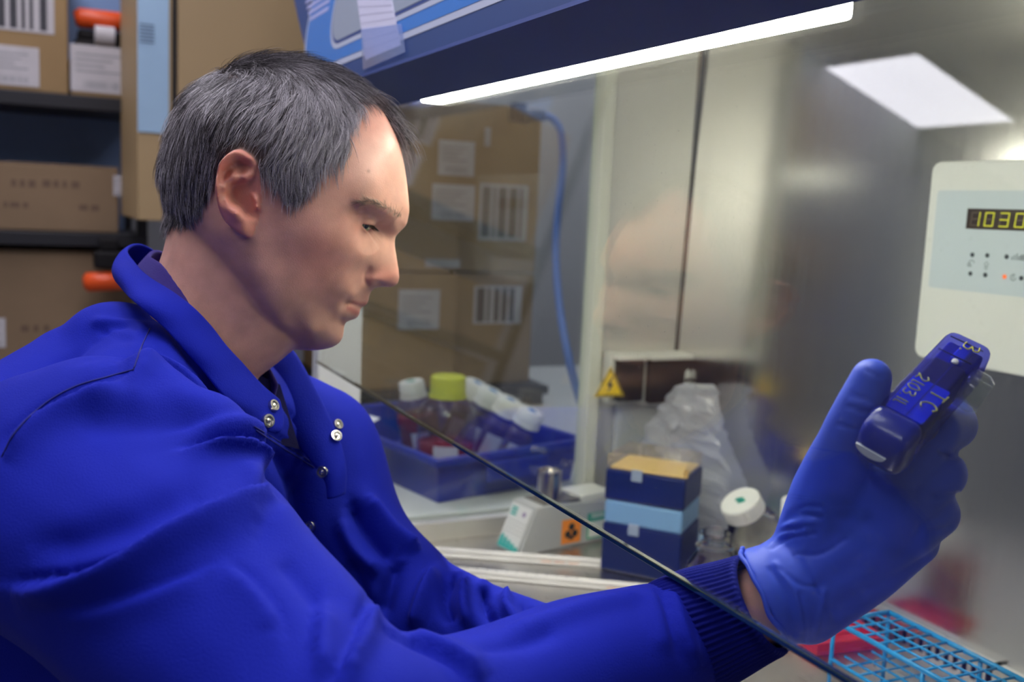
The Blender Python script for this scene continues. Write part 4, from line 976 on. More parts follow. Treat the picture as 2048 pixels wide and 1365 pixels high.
def handwrite(chars, x0, y0, h, adv, m, r):
    """marker strokes; the writing runs towards the rear cap with its tops to the right side"""
    GL = {'2': [[(0, .8), (.3, 1), (.6, .8), (.5, .5), (0, .05), (.25, .1), (.65, 0)]], '1': [[(.3, 1), (.3, 0)]], '0': [[(.3, 1), (0, .6), (.05, .15), (.35, 0), (.6, .4), (.5, .85), (.3, 1)]],
          '3': [[(0, .9), (.4, 1), (.55, .75), (.2, .52)], [(.2, .52), (.6, .4), (.5, .05), (0, .05)]], 'T': [[(0, 1), (.7, .95)], [(.38, .97), (.33, 0)]], 'C': [[(.6, .85), (.3, 1), (0, .6), (.1, .15), (.4, 0), (.65, .15)]], '.': [[(.1, 0), (.16, .03), (.1, .05)]]}
    x = 0.0
    for c in chars:
        for s in GL[c]: stroke('marker_stroke', [(x0+v*h, y0-(x+u_x)*h) for u_x, v in s], r, m)
        x += adv*(.45 if c in '.1' else 1)
handwrite('21.03.11.', .0055, .0335, .0066, .80, M_olive, .00042)
handwrite('TC', .0172, .0265, .0085, 1.25, M_olive, .00052)
handwrite('3.', .0125, .0755, .0088, .75, M_yel, .00045)
# grip inside the fist and the clear nose at the far side
tube('grip', catmull([o_+(w_*DW/2+l_*.030-n_v*(DT-.004))*HK, PH(1835, 930, .612), PH(1790, 1060, .615), PH(1770, 1130, .610)], 6), [.0125]*6+[.0125]*13, M_dblue, dev, 20)
lathe('nose_ring', [(.011, 0), (.0125, .002), (.0125, .010), (.010, .014), (.008, .014), (.008, 0)], thin_clear('clear_nose', (.85, .88, .86), .12), dev, axis_mtx(o_+(w_*(DW-.004)+l_*.060-n_v*.016)*HK, o_+(w_*(DW+.02)+l_*.062-n_v*.020)*HK), 32)
# ------------------------------------------------------------------ things inside the cabinet
M_tipblue = mat('navy_polypropylene', (.004, .014, .105), .35, var=.05)
M_lidblue = mat('pale_blue_translucent', (.20, .38, .66), .3, alpha=1)
M_lidclear = thin_clear('clear_lid_plastic', (.95, .93, .88), .16, (.9, .85, .75), rough=.1)
M_tips = mat('yellow_tips', (.95, .68, .25), .45)
M_clip = mat('milky_clip', (.30, .36, .50), .35)
tipc = onplane(1357, 1172, 2, ZS); dl = nrm(onplane(1207, 1142, 2, ZS)-tipc); dl[2] = 0; dl = nrm(dl); dr = np.array([-dl[1], dl[0], 0.0])
if dr@(P(1425, 1100, 1.4)-tipc) < 0: dr = -dr
def tip_box(z0, hb, hl, lidm, label, yellow):
    t = thing('pipette_tip_box', label, 'box', tipc+dl*.06+dr*.04+[0, 0, z0], None)
    m_ = frame_mtx(tipc+np.array([0, 0, z0]), dl, dr, np.array([0, 0, 1.])) if np.cross(dl, dr)[2] > 0 else frame_mtx(tipc+np.array([0, 0, z0]), dr, dl, np.array([0, 0, 1.]))
    fl = np.cross(dl, dr)[2] > 0; LX, LY = (.117, .098) if fl else (.098, .117)
    bm = bmesh.new(); add_box(bm, (0, 0, 0), (LX, LY, hb), .003, 2, m_)
    for v in bm.verts: pass
    bm_obj('base', bm, M_tipblue, t)
    bm = bmesh.new(); add_box(bm, (.001, .001, hb+.0003), (LX-.001, LY-.001, hb+hl), .004, 3, m_); bm_obj('lid', bm, lidm, t)
    if yellow:
        bm = bmesh.new(); add_box(bm, (.005, .005, hb+.0005), (LX-.005, LY-.005, hb+.004), .001, 1, m_); bm_obj('tip_rack', bm, M_tips, t)
        lst = []
        for i in range(8):
            for j in range(12):
                a, b = (j, i) if fl else (i, j)
                x, y = .0095+a*(LX-.019)/((12 if fl else 8)-1), .0095+b*(LY-.019)/((8 if fl else 12)-1)
                v, f = lathe_pts([(.0031, hb+.004), (.0034, hb+.0145), (.0026, hb+.0145), (.0024, hb+.006)], 8); v = np.array([m_ @ Vector(q) for q in v]); lst.append((v, f))
        v, f = join_vf(lst); o = mesh_obj('tips', v, f, M_tips, t); o['kind'] = 'stuff'
    # hinge clip on the long front face
    cx0 = .062
    if fl: add = ((cx0, -.0025, hb-.012), (cx0+.016, .0, hb+.005))
    else: add = ((-.0025, cx0, hb-.012), (.0, cx0+.016, hb+.005))
    bm = bmesh.new(); add_box(bm, *add, .0008, 1, m_); bm_obj('clip', bm, M_clip, t)
    return t
tip_box(.0005, .071, .034, M_lidblue, 'taller navy tip box with pale blue lid, under the yellow tips', False)
tip_box(.1065, .044, .023, M_lidclear, 'shorter navy tip box of yellow pipette tips, on top of another box', True)
# media bottles with white caps
M_capw = mat('white_cap', (.80, .80, .78), .35)
M_glassw = mat('bottle_glass', (.97, .98, .98), .02, trans=1.0, ior=1.40)
M_pinkl = mat('pink_medium', (.55, .16, .22), .15, coat=.5)
M_clearl = mat('straw_liquid', (.50, .46, .34), .12, coat=.5)
M_greenink = mat('green_marker', (.0, .30, .22), .5)
def glass_bottle(base, tip, label, cap, liquid, r=.028, mark=True):
    """round laboratory bottle along base -> tip; the neck carries a ridged cap or stays open"""
    base, tip = np.asarray(base), np.asarray(tip); h = np.linalg.norm(tip-base); m_ = axis_mtx(base, tip)
    t = thing('glass_bottle', label, 'bottle', base)
    hb = h*.62; nr = r*.62
    lathe('glass', [(.0001, 0), (r*.9, 0), (r, .004), (r, hb), (r*.93, hb+.008), (nr*1.05, h*.80), (nr, h*.83), (nr, h), (nr*.86, h), (nr*.86, h*.83), (r*.88, hb+.004), (r*.92, .006), (.0001, .004)], M_glassw, t, m_, 36, False)
    lathe('liquid', [(.0001, .0045), (r*.90, .006), (r*.91, hb*.75), (.0001, hb*.75)], liquid, t, m_, 32, False)
    bm = bmesh.new()
    lathe('neck_ring', [(nr, h*.85), (nr*1.14, h*.86), (nr*1.14, h*.885), (nr, h*.895)], M_glassw, t, m_, 32, False)
    if cap:
        n = 72; prof = [(1.0, h*.86), (1.0, h+.006), (.93, h+.0085), (.0001, h+.0085)]; cr = nr*1.30; v, f = [], []
        for i, (k, z) in enumerate(prof):
            for q in range(n):
                a = 2*PI*q/n; rr = cr*k*(1-.03*(q % 2) if i < 2 else 1); v.append(m_ @ Vector((rr*math.cos(a), rr*math.sin(a), z)))
        f = [(i*n+q, i*n+(q+1) % n, (i+1)*n+(q+1) % n, (i+1)*n+q) for i in range(3) for q in range(n)]+[tuple(range(n-1, -1, -1))]
        mesh_obj('cap', v, f, M_capw, t)
        if mark:
            a = m_ @ Matrix.Translation((0, 0, h+.0087))
            for k, pl in enumerate(([(-.006, -.003), (-.002, .004), (.003, .005), (.004, .000), (-.003, -.002)], [(.001, -.005), (.006, -.002), (.009, .004)], [(-.007, .001), (.0, .0015), (.007, .003)])):
                tube('cap_mark', [a @ Vector((x, y, 0)) for x, y in catmull(pl, 4)], .0012, M_greenink, t, 6)
    return t
cb1 = P(1478, 1000, 1.36); dr1 = nrm(P(1545, 1130, 1.40)-cb1)
b1 = cb1+dr1*.105; b1[2] = max(b1[2], ZS+.014)
glass_bottle(b1, cb1+dr1*.010, 'tilted clear bottle whose white cap bears a green mark', True, M_clearl, .0355)
cb2 = P(1597, 1012, 1.33); b2 = onplane(1625, 1120, 2, ZS+.001)
b2 = np.array([cb2[0]+.002, cb2[1]+.002, ZS+.003]); glass_bottle(b2, cb2, 'white capped clear bottle half hidden behind the gloved hand', True, M_clearl, .028, False)
ob = P(1430, 1085, 1.24); glass_bottle((ob[0], ob[1], ZS+.001), (ob[0], ob[1], ob[2]+.012), 'open glass bottle with pink liquid beside the knit cuff', False, M_pinkl, .034)
# pipettes in paper sleeves
M_sleeve = mat('white_pipette_wrapper', (.66, .65, .63), .45, var=.05, vscale=30)
M_orangeink = mat('faded_orange_print', (.72, .42, .30), .5)
M_greyink = mat('grey_graduation', (.30, .30, .32), .5)
def pipette(a, b, w, label, marks):
    a, b = np.asarray(a, float), np.asarray(b, float); L_ = np.linalg.norm(b-a); x = (b-a)/L_; y = np.cross([0, 0, 1.], x); m_ = frame_mtx(a, x, y, np.array([0, 0, 1.]))
    t = thing('wrapped_pipette', label, 'pipette', (a+b)/2)
    out = [(0, -w/2), (L_-w/2, -w/2)]+[(L_-w/2+w/2*math.cos(t_), w/2*math.sin(t_)) for t_ in np.linspace(-PI/2, PI/2, 9)]+[(L_-w/2, w/2), (0, w/2)]
    prism('wrapper', out, 0, .0016, M_sleeve, t, m_, .0006)
    v, f = tube_vf([(.01, 0, .0045), (L_-.02, 0, .0045), (L_-.012, 0, .0040)], [.0052, .0052, .003], 14); v = np.array([m_ @ Vector(q) for q in v]); mesh_obj('barrel', v, f, M_sleeve, t, True)
    for k in range(marks): box('graduation', (.06+k*.014, -.0055, .0091), (.0607+k*.014, .0055, .0099), M_greyink, t, 0, 2, m_)
    for k in range(3): box('printed_word', (L_-.11+k*.02, -.010, .00165), (L_-.095+k*.02, -.006, .0018), M_orangeink, t, 0, 2, m_)
    return t
zpl = ZS+.001
pipette(onplane(815, 1103, 2, zpl), onplane(1232, 1133, 2, zpl), .030, 'white wrapped pipette lying across the tray behind another one', 0)
pipette(onplane(850, 1142, 2, zpl), onplane(1375, 1190, 2, zpl), .024, 'white graduated pipette nearest the blue sleeve', 12)
# small bench mixer with a steel cup
M_mixgrey = mat('light_grey_plastic', (.42, .44, .45), .4)
mb = onplane(1040, 1092, 2, ZS); mx_ = nrm(onplane(1215, 1092, 2, ZS)-mb)
mx_ = np.array([-.18, .9837, 0.]); my_ = np.array([-.9837, -.18, 0.]); mb = onplane(1036, 1086, 2, ZS)+[.056, 0.004, .0006]
MM = frame_mtx(mb, mx_, my_, np.array([0, 0, 1.]))
mixer = thing('bench_mixer', 'grey bench mixer with sloping keypad front and a steel cup on it', 'device', mb)
side = [(-.034, 0), (.14, 0), (.14, .064), (.030, .071), (-.004, .071)]
prism('body', [(x, y) for x, y in side], 0, .058, M_mixgrey, mixer, MM @ Matrix(((1, 0, 0, 0), (0, 0, 1, 0), (0, 1, 0, 0), (0, 0, 0, 1))), .002)
pm = MM @ Matrix(((1, 0, 0, 0), (0, 0, 1, 0), (0, 1, 0, 0), (0, 0, 0, 1)))
# sloped front panel film
s0, s1 = np.array([-.0345, .003]), np.array([-.0055, .070]); sx = nrm(s1-s0)
FM = MM @ frame_mtx((s0[0]-.0012, .054, s0[1]), np.array([0, -1, 0.]), np.array([sx[0], 0, sx[1]]), np.array([-sx[1], 0, sx[0]]))
M_film = mat('white_keypad_film', (.60, .62, .62), .4); M_teal = mat('teal_print', (.02, .36, .34), .45); M_purple = mat('purple_print', (.25, .18, .35), .5)
prism('keypad_film', [(0, 0), (.050, 0), (.050, .070), (0, .070)], 0, .0006, M_film, mixer, FM)
for k in range(5): prism('teal_wave', [(.001+k*.0098, .001), (.0102+k*.0098, .001), (.010+k*.0098, .016-k*.002), (.006+k*.0098, .022-k*.003), (.002+k*.0098, .017-k*.002)], .0007, .0010, M_teal, mixer, FM)
for k in range(3): prism('teal_label', [(.004, .052+k*.005), (.018, .052+k*.005), (.018, .055+k*.005), (.004, .055+k*.005)], .0007, .0010, M_teal, mixer, FM)
prism('round_mark', [(.036+.004*math.cos(a), .058+.004*math.sin(a)) for a in np.linspace(0, 2*PI, 12, endpoint=False)], .0007, .0010, M_purple, mixer, FM)
for r_ in range(4):
    for c_ in range(5): prism('key_line', [(.006+c_*.009, .026+r_*.006), (.012+c_*.009, .026+r_*.006), (.012+c_*.009, .0270+r_*.006), (.006+c_*.009, .0270+r_*.006)], .0007, .0009, M_greyink, mixer, FM)
M_rub = mat('dark_grey_mat', (.12, .115, .11), .7)
box('cup_mat', (.012, .004, .0712), (.085, .054, .0730), M_rub, mixer, .001, 2, MM)
M_cup = steel('turned_steel', (.62, .58, .52), .22, (40, 40, 400), .05)
lathe('steel_cup', [(.0001, 0), (.0195, 0), (.0195, .038), (.0185, .044), (.0165, .045), (.0155, .042), (.0001, .041)], M_cup, mixer, MM @ Matrix.Translation((.040, .029, .0732)), 36)
box('top_plate', (.0855, .004, .0655), (.150, .054, .078), mat('white_plastic_plate', (.68, .69, .68), .4), mixer, .003, 2, MM)
M_orange = mat('hazard_orange', (.85, .28, .05), .5); M_greenlab = mat('green_label', (.03, .33, .20), .5); M_wlab = mat('label_white', (.72, .76, .72), .5)
LM = MM @ Matrix.Translation((0, -.0006, 0)) @ Matrix(((1, 0, 0, 0), (0, 0, 1, 0), (0, 1, 0, 0), (0, 0, 0, 1)))
prism('hazard_label', [(.046, .006), (.084, .006), (.084, .044), (.046, .044)], -.0004, .0002, M_orange, mixer, LM)
for cx_, cy_ in ((.058, .021), (.072, .021), (.065, .032)):
    oo = [(cx_+r2*math.cos(a), cy_+r2*math.sin(a)) for a, r2 in zip(np.linspace(0, 2*PI, 14, endpoint=False), [.0058]*14)]; prism('hazard_symbol', oo, -.0008, -.0005, M_icon, mixer, LM)
prism('hazard_symbol', [(.060, .012), (.070, .012), (.068, .018), (.062, .018)], -.0008, -.0005, M_icon, mixer, LM)
prism('notice_label', [(.097, .006), (.139, .006), (.139, .048), (.097, .048)], -.0004, .0002, M_greenlab, mixer, LM)
prism('notice_field', [(.100, .009), (.136, .009), (.136, .034), (.100, .034)], -.0008, -.0005, M_wlab, mixer, LM)
for k in range(3): prism('notice_line', [(.104, .040+k*.0025), (.130, .040+k*.0025), (.130, .0412+k*.0025), (.104, .0412+k*.0025)], -.0008, -.0005, M_wlab, mixer, LM)
# crumpled clear bag leaning in the back corner
rs = np.random.RandomState(11)
bag_c = P(1440, 880, 1.58); rows_, cols_ = 40, 56; bv = []
ux, uz = nrm(np.array([.80, .60, 0])), np.array([0, 0, 1.]); un = np.cross(ux, uz)
zt_, zb_ = P(1420, 765, 1.6)[2], ZS+.002
for i in range(rows_):
    t = i/(rows_-1)
    for k in range(cols_):
        a = 2*PI*k/cols_; wd = .088*(1-.75*t**4)*(.85+.15*math.sin(3*t)); th = .042*(1-.6*t*t); wd *= 1.12*(1+(.38*math.exp(-((t-.42)/.16)**2) if math.cos(a) > 0 else 0))
        p = np.array([bag_c[0], bag_c[1]-.02, zb_])+ux*wd*np.sign(math.cos(a))*abs(math.cos(a))**.6+un*th*math.sin(a)+uz*(zt_-zb_)*t-ux*.020*t
        bv.append(p)
bv = np.array(bv)
for q in range(34):
    d_k = rs.normal(size=3); d_k /= np.linalg.norm(d_k); fr = rs.uniform(60, 260); ph = rs.uniform(0, 6); s_ = np.abs(((bv@d_k)*fr/PI+ph) % 2-1)
    bv += np.outer((s_-.5)*.016*60/(fr+40), rs.normal(size=3)*[.7, .7, .35])
bv[:, 1] = np.minimum(bv[:, 1], YB-.034); bv[:, 0] = np.maximum(bv[:, 0], XL+.006); bv[:, 2] = np.maximum(bv[:, 2], ZS+.001)
bf = [(i*cols_+k, i*cols_+(k+1) % cols_, (i+1)*cols_+(k+1) % cols_, (i+1)*cols_+k) for i in range(rows_-1) for k in range(cols_)]+[tuple((rows_-1)*cols_+k for k in range(cols_))]
bag = thing('plastic_bag', 'crumpled clear plastic bag in the corner behind the tip boxes', 'bag', (bag_c[0], bag_c[1], ZS))
M_bag = thin_clear('crumpled_film', (.93, .94, .97), .55, (.78, .80, .88), ior=1.6, rough=.12)
mesh_obj('film', bv, bf, M_bag, bag)
# socket outlets on the steel side wall
M_blackp = mat('black_plastic', (.010, .009, .010), .6, spec=.2)
M_socket = mat('white_socket_plastic', (.62, .63, .60), .4)
def outlet(px0, py0, px1, py1, label, cover):
    a, b = onplane(px0, py0, 0, XL), onplane(px1, py1, 0, XL); y0, y1, z0, z1 = a[1], b[1], b[2], a[2]
    t = thing('wall_socket', label, 'socket', (XL, (y0+y1)/2, z0))
    box('back_box', (XL+.0005, y0, z0), (XL+.028, y1, z1), M_socket, t, .003)
    box('hinged_cover', (XL+.0285, y0+.006, z0+.006), (XL+.045, y1-.006, z1-.010), M_blackp, t, .004)
    box('hood_lip', (XL+.0285, y0+.002, z1-.009), (XL+.05, y1-.002, z1-.001), M_socket, t, .002)
    if cover:
        for k in range(2):
            m_ = frame_mtx((XL+.0452, (y0+y1)/2+.012, (z0+z1)/2-.005+k*.013), np.array([0, 1, 0.]), np.array([0, 0, 1.]), np.array([1, 0, 0.]))
            prism('white_mark', [(-.006, -.011), (.002, -.013), (.006, .002), (.001, .011), (-.005, .006)], 0, .0004, M_socket, t, m_)
    return t
outlet(1205, 703, 1262, 800, 'narrow black wall socket that bears the yellow triangle', False)
outlet(1268, 703, 1392, 800, 'wide black wall socket with white marks above the plastic bag', True)
a = onplane(1228, 800, 0, XL); b = onplane(1335, 905, 0, XL)
t = thing('wall_plate', 'plain grey wall plate under the black sockets', 'plate', (XL, (a[1]+b[1])/2, b[2])); box('plate', (XL+.0005, a[1], b[2]), (XL+.014, b[1], a[2]-.004), mat('grey_plate', (.46, .48, .50), .45), t, .003)
box('plate_rim', (XL+.0141, a[1]+.006, b[2]+.006), (XL+.0155, b[1]-.006, a[2]-.010), M_mixgrey, t, .0006)
# warning triangle
M_wyel = mat('warning_yellow', (.82, .56, .01), .45)
tr = thing('warning_sign', 'yellow triangular electric shock warning plate on the narrow socket', 'sign', onplane(1218, 775, 0, XL))
cpt = onplane(1219, 773, 0, XL)+[.0008, 0, 0]; cpt = onplane(1219, 774, 0, XL+.0462); TM = frame_mtx(cpt, np.array([0, 1, 0.]), np.array([0, 0, 1.]), np.array([1, 0, 0.]))
def tri(s, dz=0): return [(-s*.866, -s*.5+dz), (s*.866, -s*.5+dz), (0, s+dz)]
prism('yellow_field', tri(.0325), 0, .0006, M_wyel, tr, TM)
bm = bmesh.new()
o1, o2 = tri(.0300), tri(.0262)
for k in range(3):
    v = [bm.verts.new((*q, .0008)) for q in (o1[k], o1[(k+1) % 3], o2[(k+1) % 3], o2[k])]; bm.faces.new(v)
bm.transform(TM); bm_obj('black_border', bm, M_icon, tr)
prism('lightning_bolt', [(.004, .016), (-.006, .001), (-.0005, .001), (-.004, -.011), (.007, .004), (.001, .004), (.006, .016)], .0007, .0010, M_icon, tr, TM)
# cyan wire rack and the red tray behind it
M_cyan = mat('cyan_coated_wire', (.01, .27, .62), .3)
rk = thing('wire_rack', 'cyan plastic coated wire test tube rack at the near end of the tray', 'rack', onplane(1850, 1350, 2, ZS))
zt2 = ZS+.100
q0, q1, q2 = onplane(1669, 1243, 2, zt2), onplane(1846, 1342, 2, zt2), onplane(1738, 1205, 2, zt2)
rx, ry = nrm(q1-q0), None
L1 = np.linalg.norm(q1-q0)*1.0; ry = (q2-q0)-rx*((q2-q0)@rx); W2 = np.linalg.norm(ry); ry = ry/W2
L1 *= 1.5
RMx = frame_mtx((q0[0], q0[1], 0), rx, ry, np.cross(rx, ry))
sgn = 1 if np.cross(rx, ry)[2] > 0 else -1
def wire(name, a, b, r=.0021): tube(name, [RMx @ Vector((a[0], a[1], a[2]*sgn)), RMx @ Vector((b[0], b[1], b[2]*sgn))], r, M_cyan, rk, 8)
zb2 = ZS+.0035; zm = ZS+.058
for z in (zb2, zt2): 
    for yy in (0, W2): wire('rail', (0, yy, z), (L1, yy, z), .0028)
    for xx in (0, L1): wire('end_rail', (xx, 0, z), (xx, W2, z), .0028)
wire('rail', (0, 0, zm), (L1, 0, zm)); wire('rail', (0, W2, zm), (L1, W2, zm))
for xx in (0, L1*.667, L1):
    for yy in (0, W2): wire('post', (xx, yy, zb2), (xx, yy, zt2), .0022)
nx, ny = 9, 4
for z in (zt2, zm):
    for k in range(1, nx): wire('cross_wire', (L1*k/nx, 0, z), (L1*k/nx, W2, z), .0014)
    for k in range(1, ny): wire('long_wire', (0, W2*k/ny, z), (L1, W2*k/ny, z), .0014)
for k in range(1, 16): wire('base_wire', (0, W2*k/16, zb2), (L1, W2*k/16, zb2), .0011)
M_redp = mat('red_plastic', (.52, .012, .02), .35)
rt = np.array([-.895, .885, ZS])
redt = thing('red_tray', 'small red plastic tray behind the cyan wire rack', 'tray', rt)
RT = Matrix.Translation((rt[0], rt[1], ZS)) @ Matrix.Rotation(-.12, 4, 'Z')
bm = bmesh.new(); add_box(bm, (-.045, -.045, .0005), (.045, .055, .004), .001, 1, RT)
for lo, hi in (((-.045, -.045, .004), (-.042, .055, .016)), ((.042, -.045, .004), (.045, .055, .016)), ((-.042, .052, .004), (.042, .055, .016)), ((-.042, -.045, .004), (.042, -.042, .016))): add_box(bm, lo, hi, .001, 1, RT)
bm_obj('tray_body', bm, M_redp, redt)
bm = bmesh.new(); [add_box(bm, (-.038+k*.027, -.035, .0042), (-.022+k*.027, .045, .0065), .001, 1, RT) for k in range(3)]; bm_obj('ribs', bm, M_redp, redt)
# ------------------------------------------------------------------ the bench beyond the side window
M_bench = mat('pale_grey_laminate', (.52, .54, .55), .45, var=.03)
ZB = .80
bx1 = XL-.04
bench = thing('side_bench', 'pale grey bench top beyond the cabinet side window', 'bench', (-2.0, .7, 0))
box('top', (-2.75, .30, ZB-.024), (bx1, 1.6, ZB), M_bench, bench, .004)
for x in (-2.7, bx1-.08):
    for y in (.36, 1.5): box('leg', (x, y, 0), (x+.05, y+.05, ZB-.0245), M_pillar, bench, .002)
box('apron', (-2.7, .345, ZB-.10), (bx1-.03, .36, ZB-.0245), M_dark, bench)
M_trayb = mat('blue_tray_plastic', (.006, .02, .27), .35, var=.06)
tf = onplane(872, 1014, 2, ZB); tr_ = onplane(1140, 966, 2, ZB); tx = nrm(tr_-tf); tx[2] = 0; tx = nrm(tx); ty = np.array([-tx[1], tx[0], 0.])
if ty[0] > 0: ty = -ty
fl = np.cross(tx, ty)[2] > 0
TW, TL, TH = .312, .42, .078
tray = thing('blue_tray', 'deep blue plastic tray of media bottles on the side bench', 'tray', tf+tx*TW/2+ty*TL/2)
def trayP(x, y, z): return tf+tx*x+ty*y+np.array([0, 0, z])
def shellbox(x0, y0, x1, y1, z0, z1, taper):
    return [trayP(x0+taper, y0+taper, z0), trayP(x1-taper, y0+taper, z0), trayP(x1-taper, y1-taper, z0), trayP(x0+taper, y1-taper, z0), trayP(x0, y0, z1), trayP(x1, y0, z1), trayP(x1, y1, z1), trayP(x0, y1, z1)]
ov, iv = shellbox(0, 0, TW, TL, .0006, TH, .012), shellbox(.004, .004, TW-.004, TL-.004, .004, TH, .012)
fo = [(0, 1, 5, 4), (1, 2, 6, 5), (2, 3, 7, 6), (3, 0, 4, 7), (3, 2, 1, 0)]
mesh_obj('basin', ov+iv, fo+[tuple(8+k for k in q[::-1]) for q in fo]+[(4, 5, 13, 12), (5, 6, 14, 13), (6, 7, 15, 14), (7, 4, 12, 15)], M_trayb, tray)
path = [trayP(x, y, TH) for x, y in ((0, 0), (TW, 0), (TW, TL), (0, TL), (0, 0))]
bm = bmesh.new()
TRM = frame_mtx(tf, tx, ty, np.cross(tx, ty)); zz = 1 if fl else -1
for lo, hi in (((-.012, -.012), (TW+.012, .002)), ((-.012, TL-.002), (TW+.012, TL+.012)), ((-.012, .002), (.002, TL-.002)), ((TW-.002, .002), (TW+.012, TL-.002))):
    z0, z1 = sorted((zz*(TH-.012), zz*(TH+.002))); add_box(bm, (lo[0], lo[1], z0), (hi[0], hi[1], z1), .003, 2, TRM)
bm_obj('rim', bm, M_trayb, tray)
bm = bmesh.new(); z0, z1 = sorted((zz*.030, zz*(TH-.013))); add_box(bm, (.09, -.020, z0), (TW-.09, -.008, z1), .004, 2, TRM); bm_obj('pull_handle', bm, M_trayb, tray)
z0, z1 = sorted((zz*.020, zz*.036)); box('teal_sticker', (.20, -.0218, z0), (.245, -.0203, z1), M_teal, tray, 0, 2, TRM)
M_red_l = mat('dark_red_medium', (.22, .004, .035), .12, coat=.5); M_purp_l = mat('dark_purple_medium', (.035, .012, .06), .12, coat=.5)
M_capyel = mat('yellow_cap', (.62, .66, .05), .4); M_blueink = mat('blue_marker', (.02, .22, .62), .5)
M_cg = thin_clear('media_bottle_plastic', (.78, .70, .84), .08, (.35, .28, .45), rough=.08)
def media_bottle(capxy, dep, lean, r, hgt, capm, liq, level, label, group, ink, inkpos=None, square=False, wl=True):
    top = P(*capxy, dep); down = nrm(-np.array([0, 0, 1.])+np.array(lean)); base = top+down*hgt
    zmin = ZB+.0055+r*1.05*float(np.linalg.norm(down[:2]))
    if base[2] < zmin or not np.any(lean): base = top+down*((top[2]-zmin)/-down[2])
    h = np.linalg.norm(top-base); m_ = axis_mtx(base, top, (.42, .91, 0)); t = thing('media_bottle', label, 'bottle', base, group)
    n = 32
    def sq(prof, name, m):
        v, f = lathe_pts(prof, n)
        if square:
            for q in v:
                a = math.atan2(q[1], q[0]); k = (abs(math.cos(a))**5+abs(math.sin(a))**5)**(-.2); w = 1.0 if q[2] < h*.68 else 0.0; q[0] *= 1+(k-1)*w; q[1] *= 1+(k-1)*w
        v = np.array([m_ @ Vector(q) for q in v]); mesh_obj(name, v, f, m, t, True)
    cr = r*(1.0 if square else .58); ch = h*.18
    sq([(r*.92, 0), (r, .004), (r, h*.62), (r*.92, h*.68), (r*.60, h*.80), (cr*.86, h*.83), (cr*.86, h*.97)], 'vessel', M_cg)
    sq([(r*.88, .003), (r*.95, .006), (r*.95, h*level), (r*.90, h*level+.002)], 'medium', liq)
    lathe('cap', [(cr*.95, h-ch), (cr*1.05, h-ch+.002), (cr*1.03, h-.003), (cr*.93, h), (.0001, h)], capm, t, m_, 28)
    v, f = lathe_pts([(cr*1.12, h-ch-.006), (cr*1.12, h-ch-.0005)], 28); mesh_obj('tamper_ring', np.array([m_ @ Vector(q) for q in v]), f, capm, t, True)
    if ink:
        for pl in ([(-.008, -.002), (-.002, .003), (.005, .001)], [(-.004, -.006), (.003, -.004), (.008, -.005)]): tube('cap_mark', [m_ @ Vector((x, y, h+.0008)) for x, y in catmull(pl, 3)], .0014, ink, t, 6)
    if wl:
        toc = nrm(CAMP-base); a0 = math.atan2(toc@np.array(m_.col[1][:3]), toc@np.array(m_.col[0][:3])); lv, lf = [], []
        rr = r*(1.06 if not square else 1.012)
        if square:
            a0 = round((a0+PI/4)/(PI/2)-.5)*(PI/2)
            for z in (h*.14, h*.50):
                for s in (-.62, .62): lv.append(m_ @ Vector((rr*math.cos(a0)-s*r*math.sin(a0), rr*math.sin(a0)+s*r*math.cos(a0), z)))
            lf = [(0, 1, 3, 2)]
        else:
            for z in (h*.16, h*.36):
                for s in np.linspace(-.42, .42, 9): lv.append(m_ @ Vector((rr*.955*math.cos(a0+s), rr*.955*math.sin(a0+s), z)))
            lf = [(k, k+1, 9+k+1, 9+k) for k in range(8)]
        o = mesh_obj('paper_label', lv, lf, mat('media_label', (.46, .47, .62), .6), t)
    return t
media_bottle((822, 763), 1.88, (.03, .20, 0), .040, .150, M_capw, M_red_l, .55, 'white capped media bottle at the left rear of the blue tray', None, M_greenink)
media_bottle((897, 752), 1.76, (0, 0, 0), .052, .176, M_capyel, M_red_l, .34, 'largest media bottle, yellow cap and dark red medium', None, None)
for k, (cx_, cy_, dp) in enumerate(((955, 766, 1.92), (986, 782, 1.87), (1022, 800, 1.82), (1064, 822, 1.77))):
    media_bottle((cx_, cy_), dp, (-.28, -.34, 0), .0235, .150, M_capw, M_purp_l, .60, ('white capped square bottle next to the yellow capped one, farthest of four leaning', 'second of the four leaning square bottles from the yellow cap', 'third of the four leaning square bottles from the yellow cap', 'nearest of the four leaning square bottles, by the cream post')[k], 'leaning square bottles in the blue tray', M_blueink, square=True)
# wooden block and folded card at the man's side
M_wood = mat('raw_beech', (.52, .40, .20), .6, var=.12, vscale=18, stretch=(1, 6, 1))
wa, wb = onplane(690, 978, 2, ZB), onplane(768, 975, 2, ZB); wa = wa+[-.012, -.026, 0]; wb = wb+[-.012, -.026, 0]; wx = nrm(wb-wa); wL = np.linalg.norm(wb-wa); wy = np.array([-wx[1], wx[0], 0]); wy = wy if wy[0] < 0 else -wy
wb_ = thing('wood_block', 'pale wooden block on the bench by the blue coat', 'block', (wa+wb)/2)
WM = frame_mtx(wa, wx, wy, np.cross(wx, wy)); z0, z1 = sorted((0.0008*np.sign(np.cross(wx, wy)[2]), .068*np.sign(np.cross(wx, wy)[2])))
bm = bmesh.new(); add_box(bm, (-.05, 0, z0), (wL, .040, z1), .002, 2, WM); bm_obj('block', bm, M_wood, wb_)
bm = bmesh.new(); s_ = np.sign(np.cross(wx, wy)[2]); zz0, zz1 = sorted((s_*.0681, s_*.0690)); add_box(bm, (-.045, .018, zz0), (wL-.006, .028, zz1), 0, 1, WM); bm_obj('saw_groove', bm, mat('dark_groove', (.16, .11, .05), .8), wb_)
cd = thing('folded_card', 'white folded card standing on the wooden block', 'card', wa+[0, 0, .07])
zc_ = wa[2]+.0695
